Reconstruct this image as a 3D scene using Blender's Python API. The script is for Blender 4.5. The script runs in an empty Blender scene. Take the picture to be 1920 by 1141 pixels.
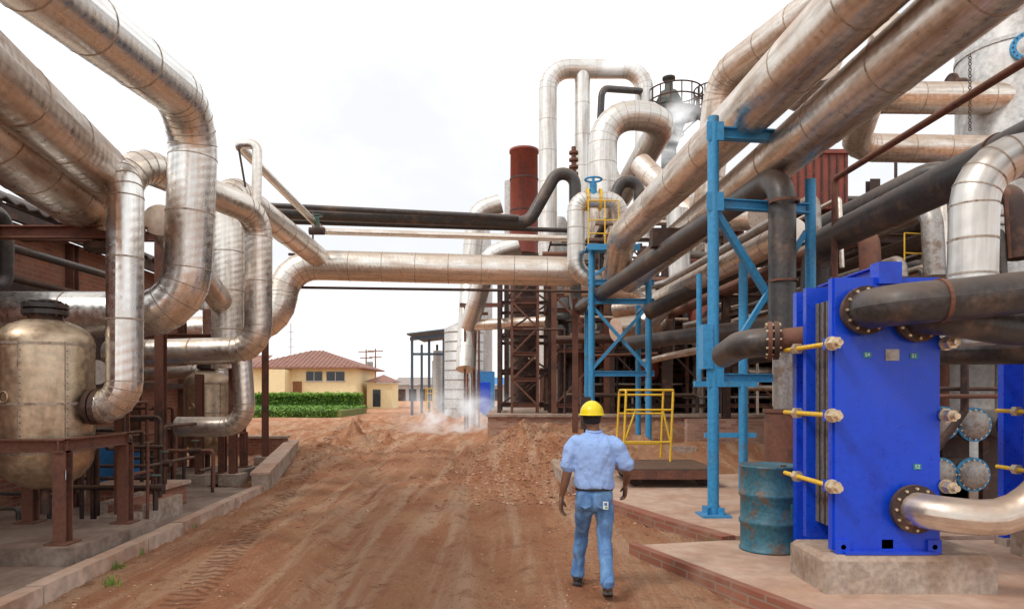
import bpy, math, random
from mathutils import Vector, noise, Matrix
random.seed(7)
S=bpy.context.scene
PI=math.pi
# ------------------------------------------------------------------ materials
def nmat(name):
    m=bpy.data.materials.new(name); m.use_nodes=True
    nt=m.node_tree; b=nt.nodes['Principled BSDF']
    return m,nt,b
def L(nt,a,b): nt.links.new(a,b)
def math_(nt,op,a,b=None,c=None,clamp=False):
    n=nt.nodes.new('ShaderNodeMath'); n.operation=op; n.use_clamp=clamp
    for i,x in enumerate((a,b,c)):
        if x is None: continue
        if isinstance(x,(int,float)): n.inputs[i].default_value=x
        else: L(nt,x,n.inputs[i])
    return n.outputs[0]
def mapr(nt,v,a,b,c=0,d=1):
    n=nt.nodes.new('ShaderNodeMapRange'); n.interpolation_type='SMOOTHSTEP'
    L(nt,v,n.inputs[0]); n.inputs[1].default_value=a; n.inputs[2].default_value=b
    n.inputs[3].default_value=c; n.inputs[4].default_value=d
    return n.outputs[0]
def mix(nt,f,a,b,mode='MIX'):
    n=nt.nodes.new('ShaderNodeMix'); n.data_type='RGBA'; n.blend_type=mode
    if isinstance(f,(int,float)): n.inputs[0].default_value=f
    else: L(nt,f,n.inputs[0])
    for i,x in ((6,a),(7,b)):
        if isinstance(x,(tuple,list)): n.inputs[i].default_value=(*x[:3],1)
        else: L(nt,x,n.inputs[i])
    return n.outputs[2]
def noi(nt,vec,scale,detail=4,rough=.55,dist=0):
    n=nt.nodes.new('ShaderNodeTexNoise'); n.inputs['Scale'].default_value=scale
    n.inputs['Detail'].default_value=detail; n.inputs['Roughness'].default_value=rough
    n.inputs['Distortion'].default_value=dist
    L(nt,vec,n.inputs['Vector']); return n.outputs[0]
def vmul(nt,vec,s):
    n=nt.nodes.new('ShaderNodeVectorMath'); n.operation='MULTIPLY'
    L(nt,vec,n.inputs[0]); n.inputs[1].default_value=s; return n.outputs[0]
def bump(nt,b,h,strength,dist=.02):
    n=nt.nodes.new('ShaderNodeBump'); n.inputs['Strength'].default_value=strength
    n.inputs['Distance'].default_value=dist
    L(nt,h,n.inputs['Height']); L(nt,n.outputs[0],b.inputs['Normal'])
def wmat(name,c1,c2=None,scale=3,rough=.6,metal=0,bmp=.15,thr=(.5,.65),dust=0,dc=(.36,.2,.11),uvw=0,fine=.25,streak=False,dmet=1.0):
    m,nt,b=nmat(name)
    tc=nt.nodes.new('ShaderNodeTexCoord'); ob=tc.outputs['Object']
    vec=vmul(nt,ob,(1,1,.25)) if streak else ob
    if uvw: vec=vmul(nt,tc.outputs['UV'],(2.2,.35,1))
    n1=noi(nt,vec,scale,6,.65)
    n2=noi(nt,ob,scale*7,4,.6)
    c2=c2 or tuple(x*.7 for x in c1)
    f=mapr(nt,n1,thr[0],thr[1])
    col=mix(nt,f,c1,c2)
    br=mapr(nt,n2,.25,.75,1-fine,1+fine)
    if uvw:
        n5=noi(nt,vmul(nt,tc.outputs['UV'],(14,.5,1)),1.0,4,.6); br=math_(nt,'MULTIPLY',br,mapr(nt,n5,.3,.7,.80,1.10))
    cb=nt.nodes.new('ShaderNodeCombineColor')
    for i in range(3): L(nt,br,cb.inputs[i])
    col=mix(nt,1.0,col,cb.outputs[0],'MULTIPLY')
    mf=math_(nt,'MULTIPLY',math_(nt,'SUBTRACT',1.0,math_(nt,'MULTIPLY',f,.5)),metal)
    rf=mapr(nt,n2,.2,.8,max(0,rough-.1),min(1,rough+.12))
    if dust>0:
        g=nt.nodes.new('ShaderNodeNewGeometry'); sx=nt.nodes.new('ShaderNodeSeparateXYZ'); L(nt,g.outputs['Normal'],sx.inputs[0])
        n3=noi(nt,ob,1.3,5,.6)
        up=mapr(nt,math_(nt,'ADD',sx.outputs[2],math_(nt,'MULTIPLY',math_(nt,'SUBTRACT',n3,.5),1.6)),-.1,1.0)
        df=math_(nt,'MULTIPLY',up,dust,clamp=True)
        df=math_(nt,'ADD',df,math_(nt,'MULTIPLY',mapr(nt,n3,.5,.75),dust*.35),clamp=True)
        col=mix(nt,df,col,dc)
        mf=math_(nt,'MULTIPLY',mf,math_(nt,'SUBTRACT',1.0,math_(nt,'MULTIPLY',df,dmet)),clamp=True)
        rf=math_(nt,'ADD',rf,math_(nt,'MULTIPLY',df,.3*dmet),clamp=True)
    L(nt,col,b.inputs['Base Color']); L(nt,rf,b.inputs['Roughness']); L(nt,mf,b.inputs['Metallic'])
    h=n2
    if uvw:
        su=nt.nodes.new('ShaderNodeSeparateXYZ'); L(nt,tc.outputs['UV'],su.inputs[0])
        ph=math_(nt,'MULTIPLY',math_(nt,'ADD',su.outputs[1],math_(nt,'MULTIPLY',su.outputs[0],.35)),uvw*2*PI)
        sn=math_(nt,'SINE',ph)
        h=math_(nt,'ADD',math_(nt,'MULTIPLY',sn,.5),math_(nt,'MULTIPLY',n2,.7))
        n7=noi(nt,ob,2.6,2,.5); h=math_(nt,'ADD',h,math_(nt,'MULTIPLY',n7,5.0))
    if bmp: bump(nt,b,h,bmp,.01)
    return m
SIL=wmat('aluminium_cladding',(.86,.85,.82),(.66,.60,.51),1.6,.28,1.0,.10,(.5,.8),.24,(.50,.39,.28),uvw=9,fine=.05,dmet=.6)
SILF=wmat('weathered_aluminium_cladding',(.72,.70,.66),(.50,.44,.37),1.3,.40,1.0,.10,(.48,.75),.36,(.46,.36,.26),uvw=5,fine=.06,dmet=.7)
DUS=wmat('dusty_cladding',(.84,.79,.72),(.54,.43,.33),1.6,.33,1.0,.13,(.45,.74),.58,(.50,.35,.23),uvw=9,fine=.08,dmet=.65)
DUS2=wmat('stained_cladding',(.80,.73,.65),(.36,.25,.17),1.4,.33,1.0,.16,(.42,.70),.66,(.46,.30,.19),uvw=8,fine=.12,dmet=.65)
SEAM=wmat('cladding_seam',(.45,.38,.31),(.22,.15,.11),8,.5,.6,.1,dust=.4)
BLK=wmat('black_pipe_coating',(.045,.042,.042),(.13,.085,.06),2.5,.40,.15,.2,(.5,.75),.38,(.25,.17,.12),fine=.35)
RUST=wmat('rusty_steel',(.17,.07,.045),(.09,.045,.035),3,.75,.1,.3,dust=.2)
DRK=wmat('dark_brown_steel',(.06,.036,.03),(.12,.06,.04),4,.7,.2,.2,dust=.25)
GRYS=wmat('grey_steel',(.36,.34,.32),(.22,.16,.12),4,.45,.6,.2,dust=.3)
BLU=wmat('light_blue_paint',(.035,.27,.53),(.08,.18,.27),3,.45,0,.15,(.56,.72),.15,fine=.18)
PHB=wmat('deep_blue_paint',(.004,.06,.62),(.006,.04,.46),2,.32,0,.04,(.5,.7),.06,fine=.06)
YEL=wmat('yellow_paint',(.80,.50,.03),(.45,.26,.05),6,.5,0,.1,(.6,.75),.1)
CRM=wmat('zinc_nut',(.70,.58,.40),(.45,.32,.18),12,.35,.6,.1)
CON=wmat('concrete',(.42,.34,.28),(.25,.17,.12),2.5,.9,0,.5,(.4,.7),.35,(.42,.24,.14))
DCON=wmat('damp_stained_concrete',(.28,.22,.18),(.13,.095,.075),1.6,.75,0,.5,(.4,.65),.25,(.36,.2,.12))
PAV=wmat('dusty_concrete_paving',(.54,.41,.33),(.38,.22,.15),.9,.9,0,.35,(.4,.65),.5,(.48,.29,.19))
REDT=wmat('red_oxide_paint',(.26,.06,.04),(.15,.05,.04),1.5,.6,0,.15,(.45,.7),.15,streak=True)
VES=wmat('weathered_vessel_cladding',(.62,.50,.36),(.34,.23,.14),1.8,.36,.95,.2,(.42,.72),.5,(.40,.27,.17),uvw=0,streak=True,dmet=.7)
WHT=wmat('pale_tank_sheet',(.50,.50,.49),(.36,.33,.30),1.2,.5,.4,.1,(.45,.75),.15,streak=True)
DRUM=wmat('drum_blue_green_paint',(.035,.14,.19),(.14,.10,.075),4,.45,.1,.2,(.52,.64),.12,(.25,.17,.12),fine=.3)
ROOFM=wmat('corrugated_roof',(.14,.11,.10),(.08,.06,.05),2,.7,.2,.2)
TILE=wmat('roof_tiles',(.30,.15,.11),(.2,.10,.08),2,.8)
CREAM=wmat('cream_render',(.84,.71,.42),(.76,.63,.35),.4,.9,0,.02,fine=.05)
GLS=wmat('dark_window',(.03,.04,.05),None,1,.15,0,0)
WOOD=wmat('timber',(.28,.12,.05),(.2,.09,.04),4,.7)
GRN=wmat('green_paint',(.05,.12,.09),(.12,.10,.07),5,.5,0,.1)
BLUB=wmat('blue_sheet',(.03,.20,.50),(.04,.16,.36),1,.6)
SLATE=wmat('slate_blue_steel',(.06,.09,.13),(.1,.1,.11),1,.6)
def brick(name,c1,c2,mortar,sc=1.0):
    m,nt,b=nmat(name)
    tc=nt.nodes.new('ShaderNodeTexCoord'); sx=nt.nodes.new('ShaderNodeSeparateXYZ'); L(nt,tc.outputs['Object'],sx.inputs[0])
    cb=nt.nodes.new('ShaderNodeCombineXYZ'); L(nt,math_(nt,'ADD',sx.outputs[0],sx.outputs[1]),cb.inputs[0]); L(nt,sx.outputs[2],cb.inputs[1])
    br=nt.nodes.new('ShaderNodeTexBrick'); L(nt,cb.outputs[0],br.inputs['Vector'])
    br.inputs['Scale'].default_value=sc; br.inputs['Brick Width'].default_value=.24; br.inputs['Row Height'].default_value=.08
    br.inputs['Mortar Size'].default_value=.009
    br.inputs['Color1'].default_value=(*c1,1); br.inputs['Color2'].default_value=(*c2,1); br.inputs['Mortar'].default_value=(*mortar,1)
    n=noi(nt,tc.outputs['Object'],2,5,.6)
    col=mix(nt,mapr(nt,n,.4,.75,0,.6),br.outputs[0],(.33,.21,.15))
    L(nt,col,b.inputs['Base Color']); b.inputs['Roughness'].default_value=.9
    bump(nt,b,math_(nt,'SUBTRACT',n,math_(nt,'MULTIPLY',br.outputs[1],.6)),.5,.02)
    return m
BRK=brick('red_brick',(.33,.11,.06),(.23,.08,.05),(.27,.18,.13))
BRKP=brick('whitewashed_brick',(.50,.31,.23),(.31,.13,.09),(.40,.31,.25))
# ------------------------------------------------------------------ mesh builder
def catmull(P,n=5):
    out=[]
    for i in range(len(P)-1):
        p0=P[max(i-1,0)];p1=P[i];p2=P[i+1];p3=P[min(i+2,len(P)-1)]
        for j in range(n):
            t=j/n
            out.append(tuple(.5*((2*b)+(-a+c)*t+(2*a-5*b+4*c-d)*t*t+(-a+3*b-3*c+d)*t**3) for a,b,c,d in zip(p0,p1,p2,p3)))
    out.append(P[-1]); return out
class B:
    def __init__(s): s.v=[];s.f=[];s.m=[];s.s=[];s.uv=[];s.mats=[]
    def mi(s,m):
        if m not in s.mats: s.mats.append(m)
        return s.mats.index(m)
    def add(s,vs,fs,mat,smooth=False,uv=None):
        o=len(s.v); s.v+= [tuple(x) for x in vs]; k=s.mi(mat)
        for f in fs:
            s.f.append(tuple(o+i for i in f)); s.m.append(k); s.s.append(smooth)
            s.uv.append([uv[i] if uv else (0,0) for i in f])
    def rings(s,cs,mat,seg=24,smooth=True,caps=True):
        vs=[];uv=[];fs=[]
        for (c,u,w,l) in cs:
            r=u.length
            for i in range(seg+1):
                a=2*PI*i/seg
                vs.append(c+u*math.cos(a)+w*math.sin(a)); uv.append((a*r,l))
        n=seg+1
        for j in range(len(cs)-1):
            for i in range(seg):
                fs.append((j*n+i,j*n+i+1,(j+1)*n+i+1,(j+1)*n+i))
        s.add(vs,fs,mat,smooth,uv)
        if caps:
            for j,rev in ((0,True),(len(cs)-1,False)):
                c,u,w,l=cs[j]
                vv=[c+u*math.cos(2*PI*i/seg)+w*math.sin(2*PI*i/seg) for i in range(seg)]
                s.add(vv,[tuple(range(seg))[::-1] if rev else tuple(range(seg))],mat,False)
    def box(s,a,b,mat,bev=0):
        x0,y0,z0=[min(p,q) for p,q in zip(a,b)]; x1,y1,z1=[max(p,q) for p,q in zip(a,b)]
        vs=[(x0,y0,z0),(x1,y0,z0),(x1,y1,z0),(x0,y1,z0),(x0,y0,z1),(x1,y0,z1),(x1,y1,z1),(x0,y1,z1)]
        s.add(vs,[(0,3,2,1),(4,5,6,7),(0,1,5,4),(1,2,6,5),(2,3,7,6),(3,0,4,7)],mat)
    def prism(s,poly,z0,z1,mat):
        n=len(poly); vs=[(x,y,z0) for x,y in poly]+[(x,y,z1) for x,y in poly]
        fs=[tuple(range(n))[::-1],tuple(range(n,2*n))]+[(i,(i+1)%n,n+(i+1)%n,n+i) for i in range(n)]
        s.add(vs,fs,mat)
    def frame(s,d):
        d=d.normalized(); up=Vector((0,0,1)) if abs(d.z)<.9 else Vector((0,1,0))
        u=d.cross(up).normalized(); return u,u.cross(d).normalized()
    def beam(s,a,b,w,h,mat,I=False):
        a=Vector(a);b=Vector(b);u,v=s.frame(b-a)
        def bar(u0,u1,v0,v1):
            vs=[p+u*x+v*y for p in (a,b) for x,y in ((u0,v0),(u1,v0),(u1,v1),(u0,v1))]
            s.add(vs,[(0,1,2,3),(7,6,5,4),(0,4,5,1),(1,5,6,2),(2,6,7,3),(3,7,4,0)],mat)
        if I:
            t=.12*h; bar(-w/2,w/2,-h/2,-h/2+t);bar(-w/2,w/2,h/2-t,h/2);bar(-w*.07,w*.07,-h/2+t,h/2-t)
        else: bar(-w/2,w/2,-h/2,h/2)
    def cyl(s,a,b,r,mat,r2=None,seg=24,smooth=True):
        a=Vector(a);b=Vector(b);u,v=s.frame(b-a); r2=r if r2 is None else r2
        s.rings([(a,u*r,v*r,0),(b,u*r2,v*r2,(b-a).length)],mat,seg,smooth)
    def lathe(s,c,d,prof,mat,seg=32):
        c=Vector(c);d=Vector(d).normalized();u,v=s.frame(d)
        s.rings([(c+d*t,u*max(r,.001),v*max(r,.001),t) for t,r in prof],mat,seg,True,True)
    def torus(s,c,d,R,r,mat,seg=28,k=8):
        c=Vector(c);d=Vector(d).normalized();u,v=s.frame(d);vs=[];fs=[]
        for i in range(seg):
            a=2*PI*i/seg;e=u*math.cos(a)+v*math.sin(a)
            for j in range(k):
                b=2*PI*j/k; vs.append(c+e*(R+r*math.cos(b))+d*r*math.sin(b))
        for i in range(seg):
            for j in range(k):
                fs.append((i*k+j,((i+1)%seg)*k+j,((i+1)%seg)*k+(j+1)%k,i*k+(j+1)%k))
        s.add(vs,fs,mat,True)
    def band(s,p,d,r,w,t,mat,seg=24):
        p=Vector(p);d=Vector(d).normalized();u,v=s.frame(d)
        s.rings([(p-d*w/2,u*(r-.01),v*(r-.01),0),(p-d*w/2,u*(r+t),v*(r+t),0),(p+d*w/2,u*(r+t),v*(r+t),w),(p+d*w/2,u*(r-.01),v*(r-.01),w)],mat,seg,False,False)
    def flange(s,p,d,r,t,mat,nb=12,bm=None):
        p=Vector(p);d=Vector(d).normalized();u,v=s.frame(d)
        s.cyl(p-d*t/2,p+d*t/2,r,mat,seg=28)
        for i in range(nb):
            a=2*PI*i/nb;q=p+(u*math.cos(a)+v*math.sin(a))*r*.86
            s.cyl(q-d*(t/2+.02),q+d*(t/2+.02),max(.012,r*.06),bm or mat,seg=6,smooth=False)
    def tube(s,pts,r,mat,fil=None,seg=24,seam=None,smat=None,gore=15):
        P=[Vector(p) for p in pts]; fil=fil if fil is not None else 2.2*r
        C=[(P[0],(P[1]-P[0]).normalized(),False)]
        for i in range(1,len(P)-1):
            a=(P[i]-P[i-1]);b=(P[i+1]-P[i]);la,lb=a.length,b.length;a.normalize();b.normalize()
            ang=a.angle(b)
            if ang<.04: C.append((P[i],((a+b)/2).normalized(),False)); continue
            t=min(fil*math.tan(ang/2),.48*la if i>1 else .95*la,.48*lb if i<len(P)-2 else .95*lb); R=t/math.tan(ang/2)
            p0=P[i]-a*t; nrm=(b-a*a.dot(b)).normalized(); cen=p0+nrm*R
            n=max(2,int(math.degrees(ang)/gore))
            for j in range(n+1):
                th=ang*j/n
                C.append((cen-nrm*R*math.cos(th)+a*R*math.sin(th),(a*math.cos(th)+nrm*math.sin(th)).normalized(),True))
        C.append((P[-1],(P[-1]-P[-2]).normalized(),False))
        u,v=s.frame(C[0][1]);cs=[];l=0;prev=C[0]
        for c in C:
            l+=(c[0]-prev[0]).length
            u=(u-c[1]*u.dot(c[1])).normalized();v=u.cross(c[1]).normalized()
            cs.append((c[0],u*r,v*r,l));prev=c
        s.rings(cs,mat,seg)
        if seam:
            smat=smat or SEAM
            for i,c in enumerate(C):
                if c[2]: s.band(c[0],c[1],r,.014,.004,smat,seg)
            for i in range(len(C)-1):
                d=C[i+1][0]-C[i][0]
                if d.length>seam*1.2:
                    n=int(d.length/seam)
                    for j in range(1,n+1):
                        s.band(C[i][0]+d*(j/(n+1)),d,r,.02,.005,smat,seg)
    def limb(s,P,mat,seg=16,n=5):
        Q=catmull(P,n); V=[Vector(q[:3]) for q in Q]; cs=[]
        u,v=s.frame(V[1]-V[0])
        for i,q in enumerate(Q):
            d=(V[min(i+1,len(V)-1)]-V[max(i-1,0)]).normalized()
            u=(u-d*u.dot(d)).normalized();v=u.cross(d).normalized()
            if i==0: cs.append((V[0]-d*q[3]*.7,u*q[3]*.5,v*q[3]*.5,0))
            cs.append((V[i],u*q[3],v*q[3],0))
            if i==len(Q)-1: cs.append((V[i]+d*q[3]*.7,u*q[3]*.5,v*q[3]*.5,0))
        s.rings(cs,mat,seg)
    def ell(s,c,r,mat,seg=24,rot=None,n=12):
        vs=[];fs=[];c=Vector(c)
        for j in range(n+1):
            ph=PI*j/n
            for i in range(seg):
                a=2*PI*i/seg
                p=Vector((r[0]*math.sin(ph)*math.cos(a),r[1]*math.sin(ph)*math.sin(a),r[2]*math.cos(ph)))
                if rot: p=rot@p
                vs.append(c+p)
        for j in range(n):
            for i in range(seg):
                fs.append((j*seg+i,(j+1)*seg+i,(j+1)*seg+(i+1)%seg,j*seg+(i+1)%seg))
        s.add(vs,fs,mat,True)
    def done(s,name,parent=None):
        me=bpy.data.meshes.new(name); me.from_pydata(s.v,[],s.f)
        for m in s.mats: me.materials.append(m)
        me.polygons.foreach_set('material_index',s.m); me.polygons.foreach_set('use_smooth',s.s)
        uvl=me.uv_layers.new(name='UVMap'); fl=[c for f in s.uv for p in f for c in p]; uvl.data.foreach_set('uv',fl)
        me.update(); o=bpy.data.objects.new(name,me); S.collection.objects.link(o)
        if parent:
            o.parent=parent; o.location=(-.76,-6.3,0)
        return o
def pipe(name,pts,r,mat,fil=None,seam=.95,extra=None):
    b=B(); b.tube(pts,r,mat,fil,seam=seam)
    if extra: extra(b)
    return b.done(name)
def sm(x,a,b):
    t=min(1,max(0,(x-a)/(b-a))); return t*t*(3-2*t)
# ------------------------------------------------------------------ ground
def gh(x,y):
    xp=x+.07*y
    h=.04*noise.noise(Vector((x*.7,y*.5,0)))+.035*noise.noise(Vector((x*2.3,y*1.3,3)))+.016*noise.noise(Vector((x*6,y*5,5)))
    for (k,c,w,dp) in ((.15,.77,.20,.075),(.12,-.75,.22,.065),(.19,1.77,.20,.03),(.14,1.5,.16,.04),(.10,.1,.18,.04)):
        t=(x+k*y+c)/w
        h+=dp*(-math.exp(-t*t)+.45*math.exp(-(abs(t)-1.7)**2*2.2))
    if y>60: h*=.3
    bank=sm(xp,.2,2.2)*sm(y,12.5,20)*(1-sm(y,34,45))
    h+=bank*(.62+.26*noise.noise(Vector((x*1.3,y*1.1,9)))+.16*noise.noise(Vector((x*3.5,y*2.6,2))))
    lb=sm(-xp,3.0,4.4)*sm(y,15,20)*(1-sm(y,36,50))
    h+=lb*(.25+.20*noise.noise(Vector((x*1.5,y*1.2,4)))+.10*noise.noise(Vector((x*5,y*4,8))))
    rough=max(sm(abs(xp+1.0),1.3,2.3)*sm(y,7,10),.25)
    h+=rough*(.06*noise.noise(Vector((x*8,y*6,11)))+.05*noise.noise(Vector((x*3.3,y*2.5,21))))
    return h
xs=[-3000,-900,-300,-120,-60,-40,-30,-24,-20,-17,-14]+[-12+6*i/30 for i in range(30)]+[-6+10*i/200 for i in range(201)]+[4.3+.4*i for i in range(20)]+[13,14,17,20,25,30,40,60,120,300,900,3000]
ys=[-300,-60,-10,0,1.5]+[4+9*(i/200) for i in range(200)]+[13+17*(i/170) for i in range(171)]+[30.5+i*.8 for i in range(30)]+[58,64,75,90,120,200,400,900,2000,5000]
b=B();vs=[];fs=[];nx=len(xs)
for y in ys:
    for x in xs: vs.append((x,y,gh(x,y) if -30<x<40 and y<80 else 0))
for j in range(len(ys)-1):
    for i in range(nx-1): fs.append((j*nx+i,j*nx+i+1,(j+1)*nx+i+1,(j+1)*nx+i))
m,nt,bs=nmat('red_dirt')
tc=nt.nodes.new('ShaderNodeTexCoord');ob=tc.outputs['Object']
n1=noi(nt,ob,.45,6,.6);n2=noi(nt,ob,3.0,8,.68);n3=noi(nt,ob,30,6,.75);n4=noi(nt,vmul(nt,ob,(2.6,.14,1)),1.0,6,.6,.3);n6=noi(nt,vmul(nt,ob,(1,.6,1)),9,7,.7)
col=mix(nt,mapr(nt,n1,.38,.65),(.62,.31,.165),(.52,.215,.105))
col=mix(nt,mapr(nt,n4,.46,.62,0,.8),col,(.74,.46,.295))
col=mix(nt,mapr(nt,n4,.42,.30,0,.5),col,(.42,.165,.08))
col=mix(nt,mapr(nt,n2,.53,.68,0,.65),col,(.34,.13,.065))
col=mix(nt,mapr(nt,n6,.58,.72,0,.6),col,(.28,.115,.058))
col=mix(nt,mapr(nt,n6,.44,.30,0,.5),col,(.74,.50,.34))
col=mix(nt,mapr(nt,n3,.56,.70,0,.65),col,(.76,.54,.38))
col=mix(nt,mapr(nt,n3,.42,.28,0,.75),col,(.20,.08,.04))
sx=nt.nodes.new('ShaderNodeSeparateXYZ');L(nt,ob,sx.inputs[0])
band=math_(nt,'ABSOLUTE',math_(nt,'ADD',math_(nt,'ADD',sx.outputs[0],math_(nt,'MULTIPLY',sx.outputs[1],.19)),1.77))
bm=mapr(nt,band,.22,.14)
tr=math_(nt,'SINE',math_(nt,'ADD',math_(nt,'MULTIPLY',sx.outputs[1],44.0),math_(nt,'MULTIPLY',band,30.0)))
trm=math_(nt,'MULTIPLY',math_(nt,'MULTIPLY',tr,bm),mapr(nt,n1,.3,.5))
band2=math_(nt,'ABSOLUTE',math_(nt,'ADD',math_(nt,'ADD',sx.outputs[0],math_(nt,'MULTIPLY',sx.outputs[1],.15)),.77))
tr2=math_(nt,'SINE',math_(nt,'SUBTRACT',math_(nt,'MULTIPLY',sx.outputs[1],52.0),math_(nt,'MULTIPLY',band2,40.0)))
trm2=math_(nt,'MULTIPLY',math_(nt,'MULTIPLY',tr2,mapr(nt,band2,.2,.12)),mapr(nt,n2,.45,.6,0,.6))
trm=math_(nt,'ADD',trm,trm2)
col=mix(nt,mapr(nt,trm,-.1,-.8,0,.6),col,(.25,.10,.05))
L(nt,col,bs.inputs['Base Color']);bs.inputs['Roughness'].default_value=.95; bs.inputs['Specular IOR Level'].default_value=.2
hh=math_(nt,'ADD',math_(nt,'ADD',math_(nt,'MULTIPLY',n2,1.5),math_(nt,'MULTIPLY',n6,1.2)),math_(nt,'ADD',math_(nt,'MULTIPLY',n3,.7),math_(nt,'MULTIPLY',trm,.45)))
bump(nt,bs,hh,1.0,.11)
b.add(vs,fs,m,True); b.done('ground')
DIRT=m
b=B()
STN=wmat('stone_chips',(.55,.34,.23),(.32,.15,.08),6,.95,0,.3)
STN2=wmat('laterite_clod',(.36,.15,.075),(.22,.09,.045),6,.95,0,.3)
def stone(b,x,y,s,mat):
    z=gh(x,y); vs=[]
    base=[(1,0,0),(-1,0,0),(0,1,0),(0,-1,0),(0,0,1),(0,0,-1)]
    th=random.random()*6.28; c_,s_=math.cos(th),math.sin(th)
    for p in base:
        k=s*random.uniform(.5,1.3); px,py=p[0]*c_-p[1]*s_,p[0]*s_+p[1]*c_
        vs.append((x+px*k+random.uniform(-.3,.3)*s,y+py*k,z+s*.15+p[2]*k*.6))
    b.add(vs,[(0,2,4),(2,1,4),(1,3,4),(3,0,4),(2,0,5),(1,2,5),(3,1,5),(0,3,5)],mat)
for i in range(9000):
    y=4.5+random.random()**1.3*17; xp=random.uniform(-3.9,2.9); x=xp-.07*y
    if x>1.3 and y<8: continue
    if random.random()<.65*math.exp(-((xp+.9)/1.0)**2): continue
    stone(b,x,y,random.uniform(.004,.016)*(2.2 if random.random()<.06 else 1),random.choice([STN,STN2,STN2]))
for i in range(2200):
    y=random.uniform(11,24); x=random.gauss(.0,.9)-.04*(y-16); stone(b,x,y,random.uniform(.012,.055),random.choice([STN,STN2,STN2,DIRT]))
for i in range(500):
    y=random.uniform(16,34); x=random.gauss(-4.9,1.2)-.05*(y-18); stone(b,x,y,random.uniform(.015,.06),random.choice([STN2,DIRT]))
b.done('gravel')
b=B()
for (cx,cy,r,h) in ((-5.6,24,1.3,.8),(-4.6,25.5,.9,.55),(-5.2,45,2.2,.9),(-2.5,47,2.5,.8),(-7,31,1.6,.7)):
    vs=[];fs=[];N=40
    for j in range(15):
        for i in range(N):
            a=2*PI*i/N; q=j/14; p=Vector((math.cos(a)*q,math.sin(a)*q,0))
            z=h*(1-q)**1.2*(1+.6*noise.noise(p*3+Vector((cx,cy,0)))+.35*noise.noise(p*9+Vector((cx,cy,0))))+gh(cx,cy)-.25
            vs.append((cx+p.x*r*(1+.2*noise.noise(p*2+Vector((cy,0,0)))),cy+p.y*r,z))
    for j in range(14):
        for i in range(N): fs.append((j*N+i,(j+1)*N+i,(j+1)*N+(i+1)%N,j*N+(i+1)%N))
    b.add(vs,fs,DIRT,True)
b.done('dirt_pile')
b=B(); b.prism([(-4.0,2),(-4.32,6),(-4.7,12.6),(-12,13),(-12,2)],-.1,.10,DCON); b.done('concrete_pavement')
b=B()
pp=[(-3.93+.0,2.0)]+[(-4.19-.065*(y-5.83),y) for y in (5,7,9,11,12.7)]
for i in range(len(pp)-1):
    (x0,y0),(x1,y1)=pp[i],pp[i+1]; n=max(1,int((y1-y0)/.9))
    for k in range(n):
        a=k/n;c=(k+1)/n-.01; j1=random.uniform(-.012,.012)
        b.beam((x0+(x1-x0)*a+j1,y0+(y1-y0)*a,.05),(x0+(x1-x0)*c+j1,y0+(y1-y0)*c,.05),.16,.20+random.uniform(-.015,.015),PAV)
b.done('kerb')
b=B(); b.beam((-4.62,12.5,.16),(-6.1,19,.32),.28,.34,CON); b.beam((-4.62,12.5,.36),(-6.1,19,.52),.34,.05,PAV); b.done('ramp_wall')
b=B(); b.box((-8.2,18.3,-.1),(-6.1,18.6,.62),BRK); b.box((-8.25,18.25,.622),(-6.05,18.65,.68),CON); b.done('brick_retaining_wall')
b=B(); b.box((-6.3,10.1,.1),(-5.15,10.8,.42),BRK); b.box((-6.35,10.05,.42),(-5.1,10.85,.47),PAV);b.done('brick_plinth')
b=B(); b.box((-5.3,8.95,.1),(-4.85,9.9,.38),BRK); b.box((-4.85,8.95,.1),(-4.78,9.9,.38),CON); b.box((-5.4,8.95,.1),(-5.3,9.9,.42),CON);b.done('brick_plinth')
b=B(); b.prism([(2.33,5.5),(1.4,7.8),(2.5,8.05),(12,8.1),(12,2),(3.6,2),(3.1,3.6)],-.1,.11,PAV); b.done('concrete_slab')
b=B()
for (a,c) in (((1.38,7.8),(2.31,5.5)),((2.31,5.5),(3.6,2.2))):
    b.beam((*a,.04),(*c,.04),.10,.19,BRK)
b.done('brick_edging')
b=B(); b.prism([(2.65,8.25),(2.1,9.5),(1.6,10.9),(1.25,12.6),(1.1,14),(1.05,15.5),(1.5,17.6),(14,17.6),(14,8.25)],-.1,.12,PAV); b.done('concrete_apron')
b=B()
cp=[(2.6,8.2),(2.05,9.5),(1.55,10.9),(1.2,12.6),(1.0,14.2),(1.0,15.6),(1.35,17.2)]
for i,(a,c) in enumerate(zip(cp,cp[1:])):
    hh=.16 if i<3 else .34
    b.beam((*a,hh/2-.03),(*c,hh/2-.03),.2,hh,BRK if i<3 else CON)
b.done('kerb')
# ------------------------------------------------------------------ LEFT pipes
pipe('insulated_pipe',[(-3.75,1,4.8),(-4.16,8.96,5.6),(-4.28,8.96,2.87),(-9.5,8.9,2.87)],.3,SIL,.62)
pipe('insulated_pipe',[(-3.38,2,4.41),(-4.7,7.75,4.41),(-4.95,8.6,4.45)],.29,DUS2,.3,seam=1.1)
pipe('insulated_pipe',[(-3.9,2,4.35),(-5.59,9,4.33)],.38,DUS2,seam=1.0,extra=lambda b:(b.flange((-5.55,8.95,4.33),(-.25,1,0),.42,.1,DRK),b.cyl((-5.35,9.0,3.7),(-5.35,9.0,4.5),.16,DRK),b.flange((-5.35,9.0,3.75),(0,0,1),.26,.08,DRK),b.flange((-5.35,9.0,4.0),(0,0,1),.24,.06,DRK)))
pipe('insulated_pipe',[(-4.66,7.68,1.69),(-4.36,7.68,1.69),(-4.37,7.72,4.33),(-4.75,7.95,4.4)],.19,SIL,.33,seam=.8)
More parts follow.
